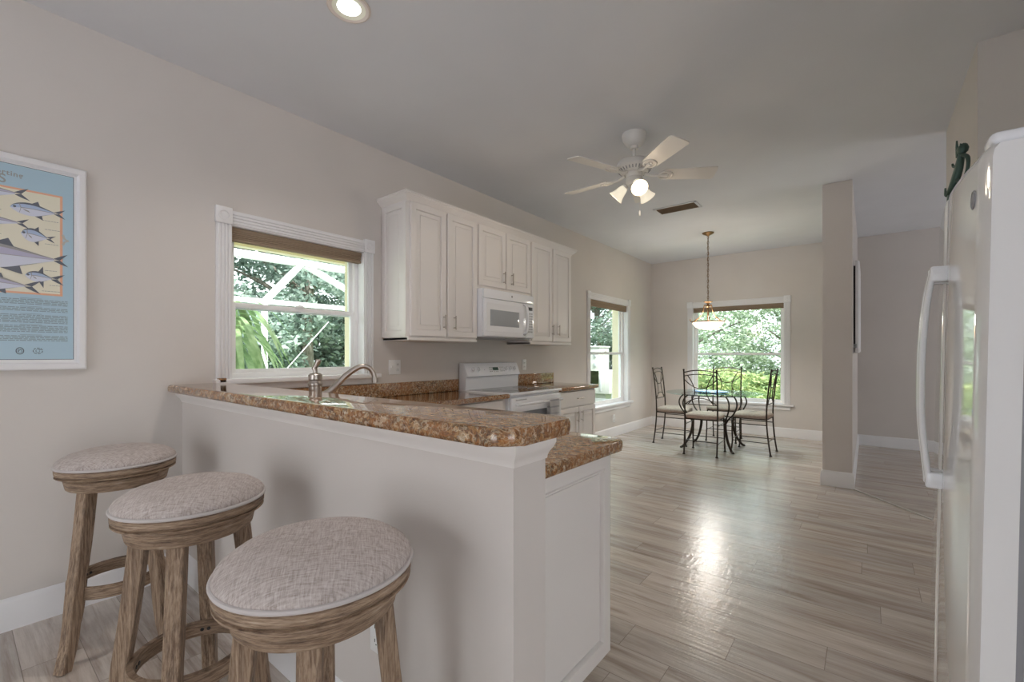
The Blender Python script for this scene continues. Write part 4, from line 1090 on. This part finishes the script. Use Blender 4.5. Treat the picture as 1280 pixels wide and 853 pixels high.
def letters(txt, y, z, size, ink, lift, rise=0.0):
    cu = bpy.data.curves.new('lettering', 'FONT'); cu.body = txt; cu.size = size; cu.space_character = 1.12; cu.offset = .0006
    to = bpy.data.objects.new('lettering', cu); COL.objects.link(to); bpy.context.view_layer.update()
    me = to.evaluated_get(bpy.context.evaluated_depsgraph_get()).to_mesh()
    vs = [bm.verts.new((XPp+lift, y+v.co.x, z+v.co.y+rise*v.co.x)) for v in me.vertices]
    for pl in me.polygons:
        try: f = bm.faces.new([vs[i] for i in pl.vertices]); f.material_index = IX[ink]
        except ValueError: pass
    bpy.data.objects.remove(to); bpy.data.curves.remove(cu)
letters('orting', .130, 2.070, .031, 'ink_taupe', .001, -.06)
letters('S', .138, 2.030, .055, 'ink_taupe', .001)
bmesh.ops.recalc_face_normals(bm, faces=bm.faces)
for f in bm.faces:
    if abs(f.normal.x) > .9 and f.normal.x < 0 and f.calc_center_median().x > XPp: f.normal_flip()
me = bpy.data.meshes.new('print'); bmesh.ops.translate(bm, vec=-t.location, verts=bm.verts); bm.to_mesh(me); bm.free()
for k in inks: me.materials.append(M[k])
po = bpy.data.objects.new('print', me); COL.objects.link(po); po.parent = t

# ------------------------------------------------------------------ panel on the partition's hall side
t = thing('wall_panel', 'tall white framed panel hung on the hall side of the partition', 'picture', (-.114, 5.95, 1.28))
bm = B(); box(bm, -.112, -.096, 5.62, 6.40, 1.33, 2.14); obj('gap_shadow', bm, M['dark'], t)  # black block standing in for the shaded gap behind the frame
bm = B(); panel(bm, (-.098, 5.58, 1.275), (0, 1, 0), (0, 0, 1), (1, 0, 0), .86, .91, [(0, 0), (0, .022), (.012, .034), (.05, .034), (.06, .026)]); obj('frame', bm, M['trim'], t)
bm = B(); box(bm, -.112, -.085, 5.555, 5.60, 1.32, 1.36, .006); obj('bracket', bm, M['grey'], t)

# ------------------------------------------------------------------ outdoors
bm = B(); box(bm, -40, -6.6, -30, 45, -.6, -.16); box(bm, -6.6, 30, 8.6, 45, -.6, -.16); struct('ground', bm, M['grass'])
bm = B(); box(bm, XW-WT-.15, 16, -16, YS-.15, -.16, -.10); box(bm, 4.6, 16, YS-.15, 8.6, -.16, -.10); struct('bounce_slab', bm, M['ceiling'])  # unseen pale ground, added so daylight bounces in neutral instead of green
bm = B(); box(bm, -6.6, XW-WT-.15, -4, 5.0, -.16, -.13); struct('patio_slab', bm, M['ceiling'])
bm = B(); box(bm, -4.0, XW-WT-.15, -3, 5.0, 2.36, 2.46); box(bm, -4.06, -3.98, -3, 5.0, 2.135, 2.50); struct('soffit', bm, M['stucco'])

t = thing('screen_enclosure', 'white aluminium pool screen frame outside the bar window', 'screen enclosure', (-6, 3, -.13))
xb = -6.0
def beam(bm, a, b, w_=.05, d_=.05):
    tube(bm, [a, b], 1.0, 4, flat=(w_*.707, d_*.707), phase=PI/4, up=(1, 0, 0))
for y in (-1.0, 2.50, 3.66, 5.6, 7.6):
    bm = B(); beam(bm, (xb, y, -.13), (xb, y, 1.93 if y not in (-1.0, 5.6, 7.6) else 2.5), .055, .055); obj('post', bm, M['alum'], t)
bm = B(); beam(bm, (xb, -1.0, 1.93), (xb, 7.6, 1.93), .06, .06); obj('mid_rail', bm, M['alum'], t)
bm = B(); beam(bm, (xb, -1.0, 2.49), (xb, 7.6, 2.49), .12, .08); obj('top_beam', bm, M['alum'], t)
for a, b in (((xb, 2.50, 1.93), (xb, 2.96, 2.47)), ((xb, 3.02, 2.47), (xb, 3.80, 2.14)), ((xb, 3.80, 2.14), (xb, 4.4, 1.93))):
    bm = B(); beam(bm, a, b, .07, .07); obj('brace', bm, M['alum'], t)
bm = B(); beam(bm, (xb+.02, 2.75, 1.05), (xb+.02, 3.35, 1.72), .008, .008); obj('cable', bm, M['alum'], t)
bm = B(); beam(bm, (xb, -1.0, .05), (xb, 7.6, .05), .06, .06); obj('bottom_rail', bm, M['alum'], t)

rng = random.Random(11)
def leaf_cloud(bm, n, lobes, size, droop=.25):
    """n leaves scattered over lobes = (centre, radii)"""
    for _ in range(n):
        c, rd = rng.choice(lobes)
        d = Vector((rng.gauss(0, 1), rng.gauss(0, 1), rng.gauss(0, 1))).normalized()
        k = rng.uniform(.55, 1.0)**.6
        p = Vector(c)+Vector((d.x*rd[0], d.y*rd[1], d.z*rd[2]))*k
        s = size*rng.uniform(.6, 1.5)
        a = Vector((rng.gauss(0, 1), rng.gauss(0, 1), rng.gauss(-droop, .6))).normalized()
        b = a.cross(Vector((rng.gauss(0, 1), rng.gauss(0, 1), rng.gauss(0, 1)))).normalized()*.42
        q = [p, p+a*s*.5+b*s*.6, p+a*s*1.1, p+a*s*.5-b*s*.6]
        bm.faces.new([bm.verts.new(x) for x in q])
def make_tree(label, n, h, spread, lm, size, trunk=.16):
    t = thing('tree', label, 'tree', (0, 0, -.16), 0, 'trees outside the windows')
    bm = B(); pp = smooth_path([(0, 0, 0), (.1, .05, h*.25), (-.05, .1, h*.5), (.05, 0, h*.8)], 4)
    tube(bm, pp, [trunk*(1-.7*i/len(pp)) for i in range(len(pp))], 8)
    for i in range(6):
        a = rng.uniform(0, 2*PI); z = h*rng.uniform(.25, .6)
        tube(bm, smooth_path([(0, .05, z), (math.cos(a)*spread*.4, math.sin(a)*spread*.4, z+h*.12), (math.cos(a)*spread*.8, math.sin(a)*spread*.8, z+h*.2)], 3), [.05, .045, .04, .035, .03, .025, .015], 6)
    obj('trunk', bm, M['bark'], t, False)
    lobes = []
    for i in range(22):
        a = rng.uniform(0, 2*PI); r_ = spread*math.sqrt(rng.random())*.75; z = h*rng.uniform(.10, .95)
        rr_ = spread*rng.uniform(.30, .50); lobes.append(((r_*math.cos(a), r_*math.sin(a), z), (rr_, rr_, rr_*.75)))
    bm = B(); leaf_cloud(bm, n, lobes, size); obj('crown', bm, lm, t, False, 0)
    return t
A_ = make_tree('dense dark green tree beyond the screen frame outside the left windows', 22000, 6.5, 2.6, M['leaf_dark'], .12)
Bt = make_tree('pale grey green tree beyond the window behind the dining table', 15000, 5.2, 2.4, M['leaf_mid'], .12)
la, lb_ = A_['label'], Bt['label']
spotsA = [(-10.5, 2.2), (-10.0, 5.2), (-11, 8.0), (-9.6, 10.8), (-10.5, 14), (-13.5, 3.5), (-14, 7), (-13.5, 11), (-14, 16), (-12.5, -.5), (-8.6, 16.5), (-16, 20)]
for i, (x, y) in enumerate(spotsA):
    s = rng.uniform(.85, 1.2)
    if i == 0: A_.location = (x, y, -.16)
    else: dup(A_, (x, y, -.16), rng.uniform(0, 6.3), la, scale=(s, s, s*rng.uniform(.9, 1.15)))
spotsB = [(-5.0, 15.5), (-1.8, 16.5), (.8, 15.2), (-6.6, 18), (-.3, 20), (2.6, 19), (4.5, 16)]
for i, (x, y) in enumerate(spotsB):
    s = rng.uniform(.72, .95)
    if i == 0: Bt.location = (x, y, -.16)
    else: dup(Bt, (x, y, -.16), rng.uniform(0, 6.3), lb_, scale=(s, s, s*.9))
# shrubs under the back window
t = thing('shrub', 'bright yellow green shrub in the bed outside the dining window', 'shrub', (-2.9, 11.2, -.16), 0, 'shrubs outside the dining window')
bm = B()
for i in range(5): tube(bm, [(0, 0, 0), (rng.uniform(-.3, .3), rng.uniform(-.3, .3), .7)], .012, 5)
obj('stems', bm, M['bark'], t, False)
bm = B(); leaf_cloud(bm, 2600, [((rng.uniform(-.5, .5), rng.uniform(-.4, .4), rng.uniform(.35, 1.15)), (.38, .38, .32)) for _ in range(9)], .095); obj('foliage', bm, M['leaf_lime'], t, False, 0)
for (x, y, s) in ((-1.7, 11.0, .95), (-.6, 11.4, 1.1), (.6, 11.2, 1.0), (-4.0, 11.8, 1.15), (-2.3, 12.6, 1.35), (-.9, 12.9, 1.4), (.5, 12.8, 1.3), (-3.6, 13.0, 1.4), (1.8, 12.0, 1.2), (-5.2, 12.6, 1.3)):
    dup(t, (x, y, -.16), rng.uniform(0, 6.3), None, scale=(s, s, s*.72))

# broad-leaved palm just outside the bar window
t = thing('potted_palm', 'palm like plant with long arching green leaves outside the bar window', 'plant', (-5.1, 1.80, -.13))
bm = B()
for i in range(4): tube(bm, [(-5.1+rng.uniform(-.06, .06), 1.80+rng.uniform(-.06, .06), -.13), (-5.1+rng.uniform(-.1, .1), 1.80+rng.uniform(-.1, .1), 1.6)], .02, 6)
obj('stems', bm, M['leaf_palm'], t)
for i in range(64):
    a = rng.uniform(0, 2*PI); L_ = rng.uniform(.65, 1.0); up = rng.uniform(.15, .75); w0 = rng.uniform(.018, .032)
    o = Vector((-5.1, 1.80, rng.uniform(1.30, 1.80))); u = Vector((math.cos(a), math.sin(a), 0)); v = Vector((-u.y, u.x, 0))
    bm = B(); rows = []; k = 10
    for j in range(k+1):
        s = j/k; p = o+u*(L_*s*.8)+Vector((0, 0, up*s*1.0-(up+.65)*s*s*.95))
        wd = w0*math.sin(PI*min(1, .08+s*.92))**.8
        rows.append([bm.verts.new(p-v*wd+Vector((0, 0, .25*wd))), bm.verts.new(p), bm.verts.new(p+v*wd+Vector((0, 0, .25*wd)))])
    for r0, r1 in zip(rows, rows[1:]):
        for q in (0, 1): bm.faces.new((r0[q], r0[q+1], r1[q+1], r1[q]))
    bmesh.ops.solidify(bm, geom=bm.faces[:], thickness=.002)
    obj('leaf', bm, M['leaf_palm'], t)

# utility boxes and odds and ends outside the tall window
t = thing('utility_cabinet', 'pale outdoor utility cabinet with stacked boxes seen through the tall window', 'cabinet', (-4.95, 9.6, -.16))
bm = B(); box(bm, -5.25, -4.85, 9.35, 9.85, .55, 1.42, .02); box(bm, -5.27, -4.83, 9.33, 9.87, 1.42, 1.46, .01); obj('upper_box', bm, M['utility'], t)
bm = B(); box(bm, -5.35, -4.60, 9.35, 9.85, .35, .90, .02); obj('lower_box', bm, M['utility'], t)
bm = B(); box(bm, -5.15, -4.75, 9.45, 9.75, -.16, .36); obj('pedestal', bm, M['utility'], t)
for z in (1.20, .98):
    bm = B(); box(bm, -4.99, -4.93, 9.325, 9.352, z, z+.10, .01); obj('latch', bm, M['grey'], t)
bm = B(); box(bm, -4.84, -4.80, 9.33, 9.352, .42, .72, .005); obj('conduit', bm, M['grey'], t)
t = thing('kettle_grill', 'dark round kettle grill behind a white rail outside the tall window', 'grill', (-5.0, 10.7, -.16))
bm = B(); lathe(bm, [(0, .55), (.16, .60), (.25, .72), (.27, .82), (.25, .92), (.15, 1.02), (0, 1.05)], (-5.0, 10.7, -.02), n=24); obj('kettle', bm, M['dark'], t)
for i in range(3):
    a = 2*PI*i/3; bm = B(); tube(bm, [(-5+.15*math.cos(a), 10.7+.15*math.sin(a), .62), (-5+.28*math.cos(a), 10.7+.28*math.sin(a), -.16)], .012, 6); obj('leg', bm, M['grey'], t)
t = thing('patio_rail', 'low white rail and leaning blue grey pole outside the tall window', 'railing', (-4.5, 9.5, -.16))
bm = B(); box(bm, -5.0, -3.6, 9.90, 9.96, .62, .68, .005); obj('rail', bm, M['utility'], t)
for x in (-4.95, -3.65):
    bm = B(); box(bm, x-.025, x+.025, 9.905, 9.955, -.16, .62); obj('post', bm, M['utility'], t)
bm = B(); box(bm, -5.3, -3.9, 9.0, 9.06, -.16, .28, .01); obj('kick_panel', bm, M['utility'], t)
